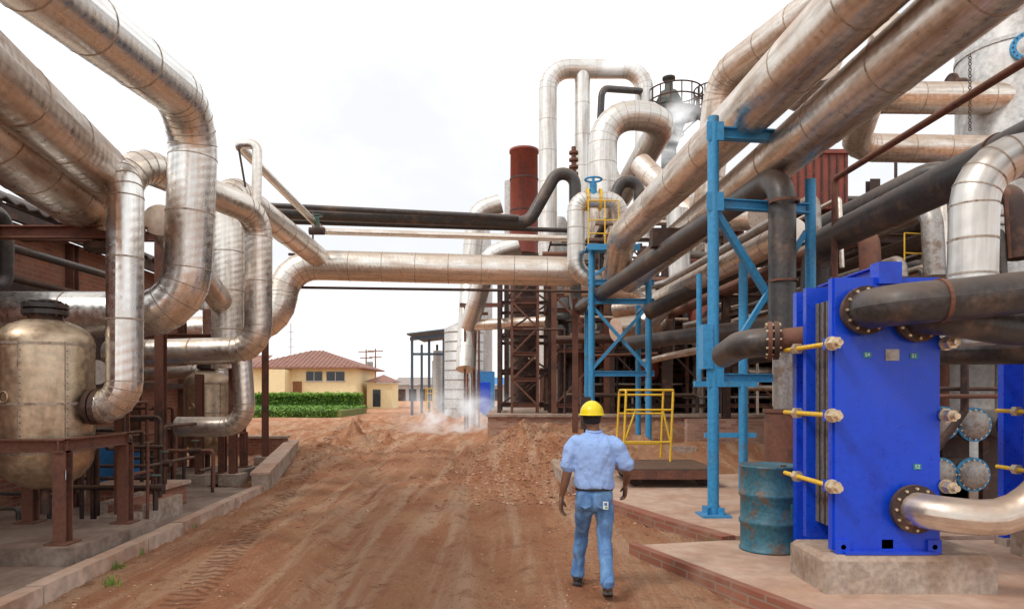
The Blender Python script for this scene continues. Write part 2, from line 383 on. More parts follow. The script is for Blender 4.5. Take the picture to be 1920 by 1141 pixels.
pipe('insulated_pipe',[(-5.2,8.9,3.9),(-5.0,8.95,4.9),(-4.28,11.52,4.87),(-4.28,11.52,2.57),(-6.8,11.5,2.5)],.225,DUS,.42)
pipe('insulated_pipe',[(-4.6,11.6,2.57),(-4.52,11.6,1.27),(-5.7,11.65,1.27)],.17,DUS,.36,seam=.8)
pipe('insulated_pipe',[(-5.33,12.8,2.3),(-5.33,12.8,5.7),(-5.4,18.9,5.62)],.29,DUS,.5)
pipe('insulated_pipe',[(1.9,19.6,5.3),(-6.35,19.2,5.45),(-6.5,19.0,3.7),(-9,18.8,3.5)],.42,DUS,.95,seam=1.05)
pipe('insulated_pipe',[(-4.6,8.9,4.1),(-5.75,14.4,3.25),(-6.5,17,2.9)],.21,DUS2,seam=.8)
pipe('insulated_pipe',[(-5.7,12.8,3.4),(-5.7,12.8,4.4),(-4.95,13.4,4.1)],.16,DUS,.3,seam=.6)
pipe('insulated_pipe',[(-7.6,13.9,2.2),(-6.2,13.9,2.3),(-6.2,13.9,1.9)],.13,DUS,.25,seam=.6)
pipe('insulated_pipe',[(-8,11,2.0),(-5.6,8.6,2.1),(-5.1,8.4,2.1)],.15,DUS,.25,seam=.6)
pipe('insulated_pipe',[(-6.9,16.0,1.6),(-6.9,16.0,6.2)],.33,SIL,seam=.9)
pipe('small_bore_pipe',[(-4.8,12.8,5.2),(-4.77,12.8,6.5),(-5.15,12.8,6.5),(-5.33,19.3,6.4),(2.1,19.5,6.22)],.09,DUS,.14,seam=None)
pipe('black_pipe',[(-8,20.6,7.3),(.5,20.5,6.95),(1.9,20.6,9.45),(1.9,20.5,4.3),(3.80,9.6,4.93),(3.76,9.5,2.45)],.185,BLK,.42,seam=None,
     extra=lambda b:(b.beam((3.05,13.6,4.95),(3.05,13.9,4.95),.5,.36,DRK),b.band((3.79,9.5,4.5),(0,0,1),.185,.04,.02,RUST),b.band((3.78,9.5,3.4),(0,0,1),.185,.03,.01,RUST)))
pipe('black_pipe',[(-8,20.9,7.1),(2.0,20.9,6.8)],.07,BLK,seam=None)
pipe('black_pipe',[(-8,20.2,7.42),(.2,20.2,7.02)],.08,BLK,seam=None)
pipe('cable_conduit',[(-6.2,19.3,4.82),(2.2,19.3,4.7)],.04,DRK,seam=None)
pipe('cable_conduit',[(-7.2,22,6.3),(2.2,22,6.2)],.045,DRK,seam=None)
b=B(); b.cyl((-5.2,18.2,6.1),(-5.2,18.2,6.5),.07,GRN); b.torus((-5.2,18.2,6.55),(0,0,1),.14,.02,GRN); b.cyl((-5.4,18.2,6.15),(-5.0,18.2,6.15),.1,DRK); b.done('gate_valve')
b=B()
b.cyl((-5.6,19.2,5.6),(-5.6,19.2,6.9),.025,RUST)
b.cyl((-5.0,12.8,5.7),(-5.12,12.8,6.4),.02,DRK)
b.cyl((-4.85,8.2,1.6),(-4.8,8.2,3.9),.022,DRK);b.cyl((-4.75,8.35,1.0),(-4.72,8.35,3.6),.018,DRK); b.done('hanger_rod')
# ------------------------------------------------------------------ vessels left
def vessel(cx,cy,R,z0,z1):
    b=B()
    prof=[(z0-.9*R*.9,.02)]+[(z0-R*.85*math.cos(a),R*math.sin(a)) for a in (.25,.5,.8,1.1,1.35)]+[(z0,R),(z1,R)]+[(z1+R*.58*math.sin(a),R*math.cos(a)) for a in (.25,.5,.8,1.1,1.35)]+[(z1+R*.6,.02)]
    b.lathe((cx,cy,0),(0,0,1),prof,VES,40)
    for z in (z0+.02,z0+.45*(z1-z0),z1-.02): b.band((cx,cy,z),(0,0,1),R,.03,.006,SEAM,40)
    for i in range(7):
        a=i*2*PI/7+.3; ca,sa=math.cos(a),math.sin(a)
        b.beam((cx+R*1.002*ca,cy+R*1.002*sa,z0),(cx+R*1.002*ca,cy+R*1.002*sa,z1),.01,.008,SEAM)
        q=z0
        while q<z1:
            b.ell((cx+(R+.003)*math.cos(a+.05),cy+(R+.003)*math.sin(a+.05),q),(.006,.006,.006),DRK,6,None,4); q+=.07
    zt=z1+R*.57
    b.cyl((cx,cy,zt-.06),(cx,cy,zt+.12),R*.34,DRK); b.flange((cx,cy,zt+.07),(0,0,1),R*.47,.05,BLK,14); b.flange((cx,cy,zt+.14),(0,0,1),R*.47,.05,BLK,14)
    b.torus((cx,cy,zt+.19),(0,0,1),R*.3,.02,BLK)
    b.torus((cx-.12,cy-R*.985,z0+.62),(-.25,-1,0),.06,.012,VES,16,6)
    zs=z0+.12; w=R+.09
    for sx_ in (-1,1):
        b.beam((cx+sx_*w,cy-w-.08,zs),(cx+sx_*w,cy+w+.08,zs),.1,.14,RUST,True)
        b.beam((cx-w-.05,cy+sx_*w,zs-.002),(cx+w+.05,cy+sx_*w,zs-.002),.1,.136,RUST,True)
        for sy in (-1,1):
            b.beam((cx+sx_*w,cy+sy*w,.3),(cx+sx_*w,cy+sy*w,zs-.06),.13,.13,RUST,True)
            b.box((cx+sx_*w-.12,cy+sy*w-.12,.28),(cx+sx_*w+.12,cy+sy*w+.12,.3),RUST)
    b.box((cx-w-.25,cy-w-.22,.08),(cx+w+.25,cy+w+.22,.28),DCON)
    b.cyl((cx,cy,z0-.9*R-.25),(cx,cy,z0-.7*R),.05,DRK)
    return b
b=vessel(-5.25,7.68,.485,1.18,2.4)
b.flange((-4.71,7.68,1.69),(1,0,0),.2,.05,DRK); b.flange((-4.64,7.68,1.69),(1,0,0),.2,.05,DRK); b.cyl((-4.85,7.68,1.69),(-4.62,7.68,1.69),.14,DRK)
b.box((-4.62,7.04,.95),(-4.60,7.045,1.05),WHT)
b.done('pressure_vessel')
b=vessel(-6.2,13.9,.44,.95,2.05); b.done('pressure_vessel')
b=B()
for (x,y,z) in ((-5.0,8.75,4.0),(-5.3,10.3,4.3),(-5.35,13.1,5.3),(-5.95,13.0,2.2),(-6.0,16.6,3.2)):
    b.beam((x,y,.1),(x,y,z),.13,.13,RUST,True); b.box((x-.2,y-.2,.08),(x+.2,y+.2,.3),CON)
b.beam((-7.4,8.75,3.9),(-4.7,8.75,3.9),.14,.16,RUST,True);b.beam((-7.4,10.3,4.2),(-5.0,10.3,4.2),.12,.14,RUST,True)
b.beam((-7.6,13.1,2.9),(-5.0,13.1,2.9),.12,.14,RUST,True)
b.done('pipe_support_frame')
b=B()
def sp(p,r=.025,m=DRK): b.tube(p,r,m,.06,seg=10)
sp([(-5.9,9.0,.6),(-4.7,9.0,.6),(-4.7,9.0,.3)],.035,DRK);sp([(-5.6,9.3,.85),(-4.95,9.3,.85),(-4.95,10.6,.85)],.025,DRK)
sp([(-4.95,9.6,.2),(-4.95,9.6,1.5),(-5.8,9.6,1.5)],.03,DRK);sp([(-5.1,10,.2),(-5.1,10,1.35),(-5.1,11,1.35)],.025,DRK);sp([(-4.75,8.9,.2),(-4.75,8.9,1.2)],.02,RUST)
sp([(-5.4,9.4,.1),(-5.4,9.4,1.1),(-4.8,9.4,1.1)],.03,DRK);sp([(-6.2,11.2,.9),(-4.9,11.2,.9),(-4.9,11.2,.3)],.03,RUST)
for (x,y,z) in ((-4.7,9.0,.6),(-4.95,9.7,.85),(-5.2,11.2,.9)):
    b.cyl((x-.1,y,z),(x+.1,y,z),.05,DRK,seg=12);b.cyl((x,y,z),(x,y,z+.15),.02,DRK,seg=8);b.torus((x,y,z+.16),(0,0,1),.06,.01,GRN,14,6)
for i in range(34):
    x=-5.2-random.random()*1.7;y=random.uniform(8.7,12.4);z=random.uniform(.3,1.7);l=random.uniform(.5,1.6)
    if random.random()<.5: sp([(x,y,.1),(x,y,z),(x-l,y,z)],.028,random.choice([DRK,DRK,RUST,BLK]))
    else: sp([(x,y,z),(x,y+l,z),(x,y+l,.1)],.028,random.choice([DRK,RUST]))
b.done('small_pipework')
b=B(); b.box((-6.7,10.9,.1),(-6.2,11.4,1.0),BLUB); b.cyl((-6.2,11.15,.5),(-5.95,11.15,.5),.12,BLUB); b.cyl((-6.6,11.15,1.0),(-6.6,11.15,1.25),.1,DRK); b.done('pump_motor')
b=B()
b.tube([(-6.9,6.5,4.25),(-6.9,9.3,4.25),(-6.9,9.3,3.3),(-6.9,8.5,3.2)],.1,BLK,.2);b.tube([(-6.6,6.5,4.05),(-6.6,8.6,4.05),(-6.6,8.6,3.15),(-7.5,8.6,3.15)],.085,BLK,.2)
b.tube([(-7.1,6.5,3.9),(-7.1,12,3.9)],.06,BLK);b.tube([(-7.2,8,3.5),(-7.3,15,3.5)],.05,DRK)
b.done('black_pipe')
b=B()
b.prism([(-7.2,2),(-7.9,16.4),(-16,16.4),(-16,2)],0,4.45,BRK)
vs=[];fs=[];n=150
for i in range(n+1):
    y=1.5+15.5*i/n; dz=.035*math.sin(i*1.9)
    x0=-6.85-.05*(y-2)
    for (x,z) in ((x0,4.6),(-12,6.5),(-12,6.56),(x0,4.64)): vs.append((x,y,z+dz))
for i in range(n):
    for k in range(4): fs.append((i*4+k,i*4+(k+1)%4,(i+1)*4+(k+1)%4,(i+1)*4+k))
b.add(vs,fs,ROOFM,True)
for y in (3,5.2,7.4,9.6,11.8,14,16.2):
    x0=-7.12-.05*(y-2); b.beam((x0,y,0.1),(x0,y,4.4),.16,.16,RUST,True); b.beam((x0+.3,y,4.5),(-12,y,6.3),.06,.12,DRK)
b.beam((-6.95,2,4.45),(-7.6,16.8,4.45),.08,.16,DRK)
b.beam((-7.08,2,2.0),(-7.8,16.5,2.0),.05,.12,DRK)
for y in (9.9,12.5): 
    x0=-7.2-.0486*(y-2); b.box((x0-.05,y,2.4),(x0+.03,y+1.3,3.6),DRK)
b.done('brick_workshop')
# ------------------------------------------------------------------ RIGHT overhead pipes
pipe('insulated_pipe',[(4.35,3,5.5),(3.95,10.24,5.33),(3.2,18.7,4.92)],.34,DUS2,seam=1.6)
pipe('insulated_pipe',[(3.82,2.5,5.87),(3.37,9.8,5.86),(2.8,17.4,5.83),(2.75,18.2,4.9)],.36,DUS2,.7,seam=1.6)
pipe('insulated_pipe',[(6.0,8.5,8.3),(4.3,14,8.3),(4.05,14.4,5.6)],.32,DUS2,.6)
pipe('insulated_pipe',[(6.6,14.5,8.9),(7.4,17.9,9.6),(17,17.9,9.5)],.4,DUS2,.7)
pipe('insulated_pipe',[(7.2,13,8.8),(8.3,16.6,7.8),(14,16.6,7.7)],.33,DUS2,.7)
pipe('insulated_pipe',[(4.75,11.5,4.55),(4.1,20.5,4.5),(3.2,21.2,4.4)],.24,DUS2,.5)
pipe('rusty_pipe',[(4.84,10.24,1.5),(4.84,10.24,5.05),(5.1,5,5.1)],.045,RUST,.1,seam=None)
pipe('black_pipe',[(5.05,2.5,4.28),(5.0,11.2,4.26),(4.98,11.3,3.0)],.225,BLK,.45,seam=None,extra=lambda b:(b.band((5.03,9.0,4.27),(0,1,0),.225,.03,.012,RUST),b.band((5.03,7.0,4.28),(0,1,0),.225,.03,.012,RUST)))
pipe('black_pipe',[(8.4,12.6,3.5),(8.1,12.3,6.1),(3.5,17.5,3.9)],.2,BLK,.5,seam=None)
pipe('black_pipe',[(7.6,9,3.2),(3.4,20,3.3)],.2,BLK,.5,seam=None)
pipe('insulated_pipe',[(6.5,6.2,4.12),(4.34,6.4,4.05),(4.30,6.4,2.3)],.205,SILF,.48,seam=.4)
pipe('insulated_pipe',[(2.1,18.6,7.1),(1.74,18.56,7.1),(1.74,18.56,5.0),(3.0,18.6,4.85)],.24,SILF,.45,seam=.6)
pipe('insulated_pipe',[(1.95,18.6,7.1),(2.9,18.6,7.1),(3.1,18.9,5.9)],.22,SILF,.4,seam=.6)
b=B(); b.cyl((3.78,9.52,1.6),(3.77,9.51,2.46),.13,GRYS); b.cyl((3.78,9.52,.12),(3.78,9.52,1.6),.25,RUST); b.flange((3.77,9.51,2.46),(0,0,1),.23,.06,DRK,10)
b.band((3.78,9.52,1.6),(0,0,1),.25,.05,.02,RUST); b.done('rusty_condensate_pot')
b=B()
for i in range(26):
    z=8.05+i*.07; b.torus((10.8,16.1,z),(1,0,0) if i%2 else (0,1,0),.035,.012,DRK,8,4)
b.done('hanging_chain')
b=B()
b.cyl((2.83,9.6,.12),(2.83,9.6,5.72),.078,BLU,seg=20); b.box((2.63,9.4,.12),(3.03,9.8,.15),BLU)
for a in range(4):
    e=PI/2*a+.78; b.beam((2.83+.07*math.cos(e),9.6+.07*math.sin(e),.15),(2.83+.17*math.cos(e),9.6+.17*math.sin(e),.15),.015,.2,BLU)
b.cyl((4.35,9.95,.12),(4.35,9.95,4.95),.075,BLU,seg=16)
b.beam((2.83,9.62,5.5),(3.8,9.75,5.5),.14,.16,BLU,True);b.beam((2.83,9.65,4.52),(4.35,9.95,4.52),.12,.14,BLU,True)
b.beam((2.85,9.65,4.45),(3.95,10.0,2.95),.09,.09,BLU);b.beam((4.3,9.97,4.2),(2.95,9.75,2.15),.07,.07,BLU)
b.beam((2.83,9.65,2.06),(4.35,9.95,2.06),.1,.12,BLU,True)
b.cyl((4.2,12.4,.12),(4.2,12.4,4.2),.08,BLU,seg=16);b.cyl((3.4,12.4,2.0),(3.4,12.4,4.0),.05,BLU,seg=12)
b.cyl((4.05,12.0,.12),(4.05,12.0,2.0),.06,BLU,seg=12); b.beam((3.2,12.0,2.0),(4.3,12.0,2.0),.1,.1,BLU); b.beam((3.4,12.05,1.1),(4.3,12.05,1.1),.08,.08,BLU)
b.box((2.66,9.5,2.18),(2.8,9.75,2.8),BLU)
for z in (2.06,4.52,5.5): b.box((2.72,9.53,z-.13),(2.96,9.545,z+.13),BLU)
b.done('pipe_support_trestle')
b=B()
for x,zt in ((2.1,5.7),(3.6,5.0)):
    b.cyl((x,18,.4),(x,18,zt),.085,BLU,seg=16); b.box((x-.22,17.8,.1),(x+.22,18.2,.42),CON); b.beam((x,17.99,.45),(x,17.7,.42),.1,.05,BLU)
    b.cyl((x+.1,20,.4),(x+.1,20,min(zt,4.4)),.08,BLU,seg=12); b.beam((x,18,4.2),(x+.1,20,4.2),.1,.1,BLU)
for z in (4.25,2.35,4.75): b.beam((2.0,18,z),(3.75,18,z),.12,.14,BLU,True)
b.beam((2.1,18.03,4.15),(3.6,18.03,2.45),.08,.08,BLU);b.beam((3.6,17.97,4.15),(2.1,17.97,2.45),.08,.08,BLU)
b.box((1.95,17.6,5.62),(3.3,18.5,5.68),BLU); b.beam((1.95,17.6,5.58),(3.3,17.6,5.58),.06,.12,BLU)
b.beam((2.1,18,4.9),(3.2,17.7,5.6),.06,.06,BLU)
b.done('pipe_support_trestle')
b=B()
for x in (1.97,2.4,2.75):
    b.cyl((x,17.62,5.68),(x,17.62,6.8),.016,YEL,seg=8)
for z in (6.8,6.3,5.95): b.cyl((1.97,17.62,z),(2.75,17.62,z),.016,YEL,seg=8)
b.cyl((1.97,17.62,6.8),(1.97,18.5,6.8),.016,YEL,seg=8)
b.done('handrail')
b=B(); b.cyl((2.2,18.5,7.1),(2.2,18.5,7.5),.1,BLU); b.torus((2.2,18.45,7.6),(0,0,1),.22,.03,BLU); b.cyl((2.2,18.5,7.5),(2.2,18.5,7.65),.04,BLU); b.flange((2.05,18.6,7.1),(1,0,0),.3,.05,YEL);b.flange((2.4,18.6,7.1),(1,0,0),.3,.05,YEL); b.done('gate_valve')
# ------------------------------------------------------------------ plate heat exchanger
def phe(ox,oy):
    b=B()
    X=lambda x:x+ox; Y=lambda y:y+oy
    def plate(y0,y1,x0,x1,z0,z1,m):
        b.box((X(x0),Y(y0),z0),(X(x1),Y(y1),z1),m)
    plate(6.0,6.06,2.84,3.76,.46,2.86,PHB)
    plate(6.03,6.10,2.825,2.84,.46,2.86,PHB)
    for i in range(26):
        y=6.11+i*.018; o=.008*(i%2)
        plate(y,y+.009,2.93-o,3.67+o,.62,2.70,GRYS if i%3 else DRK)
    plate(6.10,6.57,2.97,3.63,.64,2.68,DRK)
    plate(6.59,6.66,2.84,3.76,.46,2.86,PHB)
    plate(7.15,7.24,2.98,3.62,.2,2.9,PHB)
    b.beam((X(3.3),Y(5.98),2.93),(X(3.3),Y(7.25),2.93),.12,.1,PHB,True)
    b.box((X(3.2),Y(5.95),2.8),(X(3.4),Y(6.1),2.99),PHB)
    b.beam((X(3.3),Y(6.0),.52),(X(3.3),Y(7.25),.52),.1,.08,PHB)
    for z in (2.28,1.65,1.03):
        for x in (2.80,3.80):
            b.cyl((X(x),Y(5.86),z),(X(x),Y(7.0),z),.022,YEL,seg=12)
            b.cyl((X(x),Y(5.88),z),(X(x),Y(5.96),z),.055,CRM,seg=6,smooth=False)
            b.cyl((X(x),Y(5.965),z),(X(x),Y(5.985),z),.062,CRM,seg=18)
            b.cyl((X(x),Y(5.82),z),(X(x),Y(5.88),z),.028,CRM,seg=12)
            b.box((X(x)-.045,Y(6.0),z-.05),(X(x)+.045,Y(6.05),z+.05),PHB)
            b.cyl((X(x),Y(6.67),z),(X(x),Y(6.74),z),.055,CRM,seg=6,smooth=False)
    for x in (2.9,3.7): b.beam((X(x),Y(6.0),.44),(X(x),Y(6.0),.56),.12,.06,PHB); b.cyl((X(x+.0),Y(5.97),.5),(X(x),Y(6.0),.5),.025,CRM,seg=6)
    b.box((X(2.9),Y(5.93),.44),(X(3.7),Y(6.2),.465),PHB)
    b.box((X(2.98),Y(7.1),.11),(X(3.62),Y(7.3),.2),CON)
    return b
b=phe(0,0)
x0,x1,y0,y1=2.70,4.2,5.9,6.62
b.box((x0,y0,.105),(x1,y1,.39),CON); b.add([(x0,y0,.39),(x1,y0,.39),(x1,y1,.39),(x0,y1,.39),(x0+.04,y0+.04,.437),(x1-.04,y0+.04,.437),(x1-.04,y1-.04,.437),(x0+.04,y1-.04,.437)],[(0,1,5,4),(1,2,6,5),(2,3,7,6),(3,0,4,7),(4,5,6,7)],CON)
b.flange((3.06,5.96,2.56),(0,1,0),.19,.05,DRK,12,CRM)
b.box((3.28,5.992,2.13),(3.40,5.998,2.23),GRYS)
TEAL=wmat('teal_label',(.02,.22,.25),None,3,.5)
LT=[]
for (x,z,t) in ((3.12,2.18,'S4'),(3.53,2.17,'S1'),(3.56,1.2,'S2')):
    b.box((x-.035,5.993,z-.025),(x+.035,5.998,z+.025),TEAL); LT.append((x,z,t))
hx=b.done('plate_heat_exchanger')
wt,_,wb=nmat('label_lettering'); wb.inputs['Base Color'].default_value=(.8,.85,.85,1)
for (x,z,t) in LT:
    cu=bpy.data.curves.new('lettering','FONT'); cu.body=t; cu.size=.045; cu.align_x='CENTER'; cu.align_y='CENTER'; cu.materials.append(wt)
    o=bpy.data.objects.new('lettering',cu); o.location=(x,5.991,z); o.rotation_euler=(PI/2,0,0); S.collection.objects.link(o); o.parent=hx
b=phe(2.6,.6); b.box((5.4,6.5,.105),(6.9,7.4,.44),CON); b.done('plate_heat_exchanger')
pipe('black_pipe',[(3.06,6.0,2.56),(3.06,5.55,2.56),(3.6,5.5,2.6),(6,5.5,2.86)],.17,BLK,.26,seam=None,extra=lambda b:(b.flange((3.06,5.90,2.56),(0,1,0),.21,.05,DRK,12,CRM),b.band((3.45,5.51,2.59),(1,0,.08),.17,.03,.01,RUST)))
pipe('black_pipe',[(3.54,6.0,2.5),(3.54,5.75,2.5),(4.2,5.8,2.4),(6,5.8,2.4)],.15,BLK,.2,seam=None,extra=lambda b:(b.flange((3.54,5.95,2.5),(0,1,0),.21,.05,DRK,12,CRM),))
pipe('insulated_pipe',[(3.5,6.0,.84),(3.5,5.72,.84),(4.1,5.6,.80),(4.5,5.5,1.25),(5.2,5.4,1.7)],.15,DUS2,.5,seam=None,extra=lambda b:(b.flange((3.5,5.93,.84),(0,1,0),.21,.05,DRK,12,CRM),))
b=B(); b.tube([(3.1,6.9,2.42),(2.62,7.15,2.38)],.115,RUST);b.tube([(2.75,7.1,2.385),(2.42,7.2,2.36),(2.55,8.2,2.3)],.15,BLK,.22)
b.flange((2.74,7.09,2.39),(-1,.3,0),.2,.05,DRK,12,CRM);b.flange((2.68,7.11,2.39),(-1,.3,0),.2,.04,RUST,12,CRM); b.done('rusty_pipe')
pipe('black_pipe',[(4.6,7.4,2.3),(5,6.8,2.28),(7,6.8,2.28)],.15,BLK,.2,seam=None)
for (x,z) in ((6.05,1.42),(6.50,1.40),(6.02,.70),(6.48,.70),(7.1,1.4)):
    b=B(); b.cyl((x,9.6,z),(x,12.5,z),.2,GRYS); b.flange((x,9.60,z),(0,1,0),.24,.03,BLU,16,CRM); b.flange((x,9.66,z),(0,1,0),.24,.04,DRK,16)
    b.lathe((x,9.585,z),(0,-1,0),[(0,.2),(.04,.19),(.07,.12),(.08,.02)],GRYS); b.box((x-.2,10,.12),(x+.2,10.1,z-.15),DRK); b.done('shell_and_tube_exchanger')
b=B(); b.tube([(5.3,9.3,1.9),(7.4,9.3,1.9)],.03,DRK); b.tube([(5.6,9.3,.2),(5.6,9.3,2.2)],.04,DRK); b.tube([(5.2,9.2,.4),(6.1,9.2,1.6),(6.1,9.2,2.4)],.05,DRK); b.tube([(5.5,9.1,.15),(5.5,9.1,1.8),(7.3,9.1,1.8)],.03,RUST); b.done('small_pipework')
b=B()
b.lathe((2.86,7.6,.112),(0,0,1),[(0,.30),(.0,.318),(.02,.318),(.03,.305),(.28,.305),(.30,.322),(.33,.322),(.35,.305),(.58,.305),(.60,.322),(.63,.322),(.65,.305),(.90,.305),(.915,.318),(.94,.318),(.94,.295),(.925,.29),(.925,.001)],DRUM,48)
b.cyl((2.98,7.5,1.03),(2.98,7.5,1.055),.03,DRK,seg=12); b.box((2.98,7.285,.52),(3.1,7.3,.66),DRUM)
b.done('oil_drum')
b=B(); b.box((2.0,12.4,.36),(3.75,14.2,.46),DRK); b.box((2.02,12.36,.28),(3.73,12.4,.44),RUST)
for x in (2.3,3.55):
    for y in (12.7,13.9): b.cyl((x,y-.04,.26),(x,y+.04,.26),.14,DRK)
b.done('flatbed_rail_cart')
b=B()
y=13.8
for x in (2.25,3.2):
    b.tube([(x,y,.46),(x+.06,y,1.9),(x+.06,y+.9,1.9),(x,y+.9,.46)],.025,YEL,.08,seg=8)
for z,(xa,xb) in ((1.9,(2.31,3.26)),(1.5,(2.29,3.24)),(.85,(2.27,3.22))): b.cyl((xa,y,z),(xb,y,z),.022,YEL,seg=8); b.cyl((xa,y+.9,z-.1),(xb,y+.9,z-.1),.022,YEL,seg=8)
b.cyl((2.27,y,.85),(2.5,y,1.5),.02,YEL,seg=8); b.cyl((3.05,y,1.5),(3.2,y,.85),.02,YEL,seg=8)
b.done('yellow_guard_frame')
b=B(); b.box((1.62,16.0,1.0),(1.85,16.2,1.75),DRK); b.cyl((1.74,16.1,.1),(1.74,16.1,1.0),.05,DRK); b.box((1.65,15.99,1.1),(1.82,16.0,1.65),BLK); b.done('electrical_cabinet')
b=B(); b.beam((1.85,20.0,.5),(1.85,20.0,4.6),.16,.16,RUST,True); b.done('steel_post')
# ------------------------------------------------------------------ refinery structure behind
b=B(); b.prism([(-.9,25.2),(14,24.6),(24,24.6),(24,50),(-.9,50)],-.1,.95,BRKP); b.prism([(-.95,25.1),(14,24.5),(24,24.5),(24,50),(-.95,50)],.955,1.05,CON); b.done('brick_platform')
b=B(); b.box((4.6,17.9,-.1),(12,18.2,1.15),BRKP); b.box((3.9,17.0,-.1),(4.6,17.2,.5),CON); b.done('brick_wall')
rnd=random.Random(3)
b=B()
def tower(x0,x1,y0,y1,z0,z1,lv,mat,w=.16,diag=True):
    for x in (x0,x1):
        for y in (y0,y1): b.beam((x,y,z0),(x,y,z1),w,w,mat,True)
    n=int((z1-z0)/lv)
    for i in range(n+1):
        z=z0+lv*i+.3
        if z>z1: break
        for y in (y0,y1): b.beam((x0,y,z),(x1,y,z),.1,.14,mat,True)
        for x in (x0,x1): b.beam((x,y0,z),(x,y1,z),.1,.14,mat,True)
        if diag and i<n:
            s_=rnd.random()<.5
            b.beam((x0 if s_ else x1,y0-.02,z),(x1 if s_ else x0,y0-.02,z+lv),.07,.07,mat)
            b.beam((x0,y0 if s_ else y1,z),(x0,y1 if s_ else y0,z+lv),.07,.07,mat)
tower(-.5,1.5,27,30.5,1.05,7,1.35,DRK)
tower(.0,1.0,26.4,27.4,1.05,6.4,1.0,RUST,.1)
for gx in range(8):
    for gy in range(3):
        x0=1.6+gx*2.2; y0=26+gy*5
        zt=6.5+rnd.random()*1.6+gx*.35+gy*.8
        tower(x0,x0+2.0,y0,y0+4.5,1.05,zt,2.1,rnd.choice([DRK,DRK,RUST]),.2)
b.done('steel_structure')
b=B()
b.box((1.5,41,1.05),(24,41.5,8.0),ROOFM); b.box((3,34,1.05),(24,34.4,6.6),DRK)  # dark backdrop walls, their colour standing in for the shaded interior
b.box((10.6,26.2,8.9),(12.9,29,11.0),REDT); b.box((10.5,26.1,11.0),(13.0,29.1,11.15),REDT)
b.box((7.8,27,8.6),(9.6,30,10.4),REDT); b.box((13.6,26,4),(17,30,6.4),REDT)
for i in range(8): b.box((10.65+i*.3,26.15,8.95),(10.7+i*.3,26.2,10.95),DRK)
b.box((4,30,1.05),(7.2,33,3.6),BRK)
b.box((2,26,3.4),(19,33.9,3.5),DRK); b.box((3,26,6.2),(19,33.9,6.3),DRK)
b.done('process_building')
mats=[DRK,DRK,DRK,RUST,GRYS,DUS2,BLK,DUS2]
b=B()
for i in range(280):
    y=rnd.uniform(25.3,33); x=rnd.uniform(1.2,17); z=1.3+rnd.random()**1.2*(6.5+.25*x); r=rnd.choice([.04,.05,.06,.08,.11,.16,.22]); m=rnd.choice(mats)
    l=rnd.uniform(1.2,5); k=rnd.random()
    if k<.35: P=[(x,y,z),(x+l,y,z),(x+l,y,max(1.1,z-rnd.uniform(1,3)))]
    elif k<.6: P=[(x,y,1.05),(x,y,z),(x+l*rnd.choice([-.5,1]),y,z)]
    elif k<.8: P=[(x,y,z),(x,y+l,z),(x+1,y+l,z)]
    else: P=[(x,y,1.05),(x,y,z)]
    b.tube(P,r,m,2*r,seg=10)
for i in range(16):
    x=rnd.uniform(2.2,16);y=rnd.uniform(26.5,31);z=rnd.uniform(1.8,6);r=rnd.uniform(.3,.6);h=rnd.uniform(.9,2)
    b.lathe((x,y,z),(0,0,1),[(0,.02),(.12,r*.7),(.3,r),(h,r),(h+.2,r*.7),(h+.3,.02)],rnd.choice([DUS2,RUST,GRYS,REDT]),20)
for i in range(30):
    x=rnd.uniform(1.5,13); y=rnd.uniform(20.5,24.3) if x>5 else rnd.uniform(24.6,26); z=rnd.uniform(1.5,6.5)
    b.tube([(x,y,z),(x+rnd.uniform(2,6),y,z+rnd.uniform(-.1,.1))],rnd.choice([.04,.06,.1,.15]),rnd.choice(mats),seg=10)
b.done('process_piping')
b=B()
for (x,y,z) in ((5.6,14,5.2),(7.4,14,6.2),(9.4,14,6.4),(5.8,18.5,6.4),(8.2,18.5,7),(10.8,18.5,7.2),(11.6,14,6.4)):
    b.beam((x,y,.12),(x,y,z),.2,.2,DRK,True)
for y,zs in ((14,(2.6,3.8,5.0)),(18.5,(3.0,4.4,6.0))):
    for z in zs: b.beam((5.4,y,z),(13,y,z),.12,.18,DRK,True)
for x in (5.6,7.4,9.4,11.6):
    for z in (3.7,4.9): b.beam((x,14,z),(x+.3,18.5,z+.3),.1,.16,BLU if rnd.random()<.4 else DRK,True)
b.done('pipe_rack')
b=B()
for i in range(66):
    z=rnd.choice([2.8,2.95,3.95,4.1,5.15,5.3,4.6,5.0,3.3]); x=rnd.uniform(5.0,12); r=rnd.choice([.04,.05,.07,.1,.14,.17])
    m=rnd.choice([DUS2,DUS2,RUST,BLK,GRYS,DRK,RUST])
    if rnd.random()<.6:
        ex=rnd.choice([-1,1])*.8; y1=20+rnd.random()*5
        if x>8.6 and z>4.8: z-=1.4
        b.tube([(x,11.5,z-1.2),(x,11.6,z),(x-.5,y1,z),(x-.5+ex,y1,z-.2)],r,m,2*r,seg=12)
    else:
        y=rnd.uniform(12.5,20); b.tube([(x,y,z-1.4),(x,y,z),(x+rnd.uniform(1,5),y,z)],r,m,2*r,seg=12)
for i in range(18):
    y=rnd.uniform(12,19);x=rnd.uniform(6,11); b.tube([(x,y,.15),(x,y,rnd.uniform(1.5,4))],rnd.choice([.05,.08,.12]),rnd.choice([RUST,DRK,GRYS]),seg=10)
b.done('process_piping')
b=B()
for z in (4.3,4.65): b.cyl((6.9,12.0,z),(8.3,12.3,z),.014,YEL,seg=8)
for i in range(3): b.cyl((6.9+.6*i,12.0+.13*i,3.8),(6.9+.6*i,12.0+.13*i,4.65),.014,YEL,seg=8)
for z in (5.6,5.95): b.cyl((8.2,15.6,z),(10,15.6,z),.014,YEL,seg=8)
for i in range(3): b.cyl((8.2+.7*i,15.6,5.1),(8.2+.7*i,15.6,5.95),.014,YEL,seg=8)
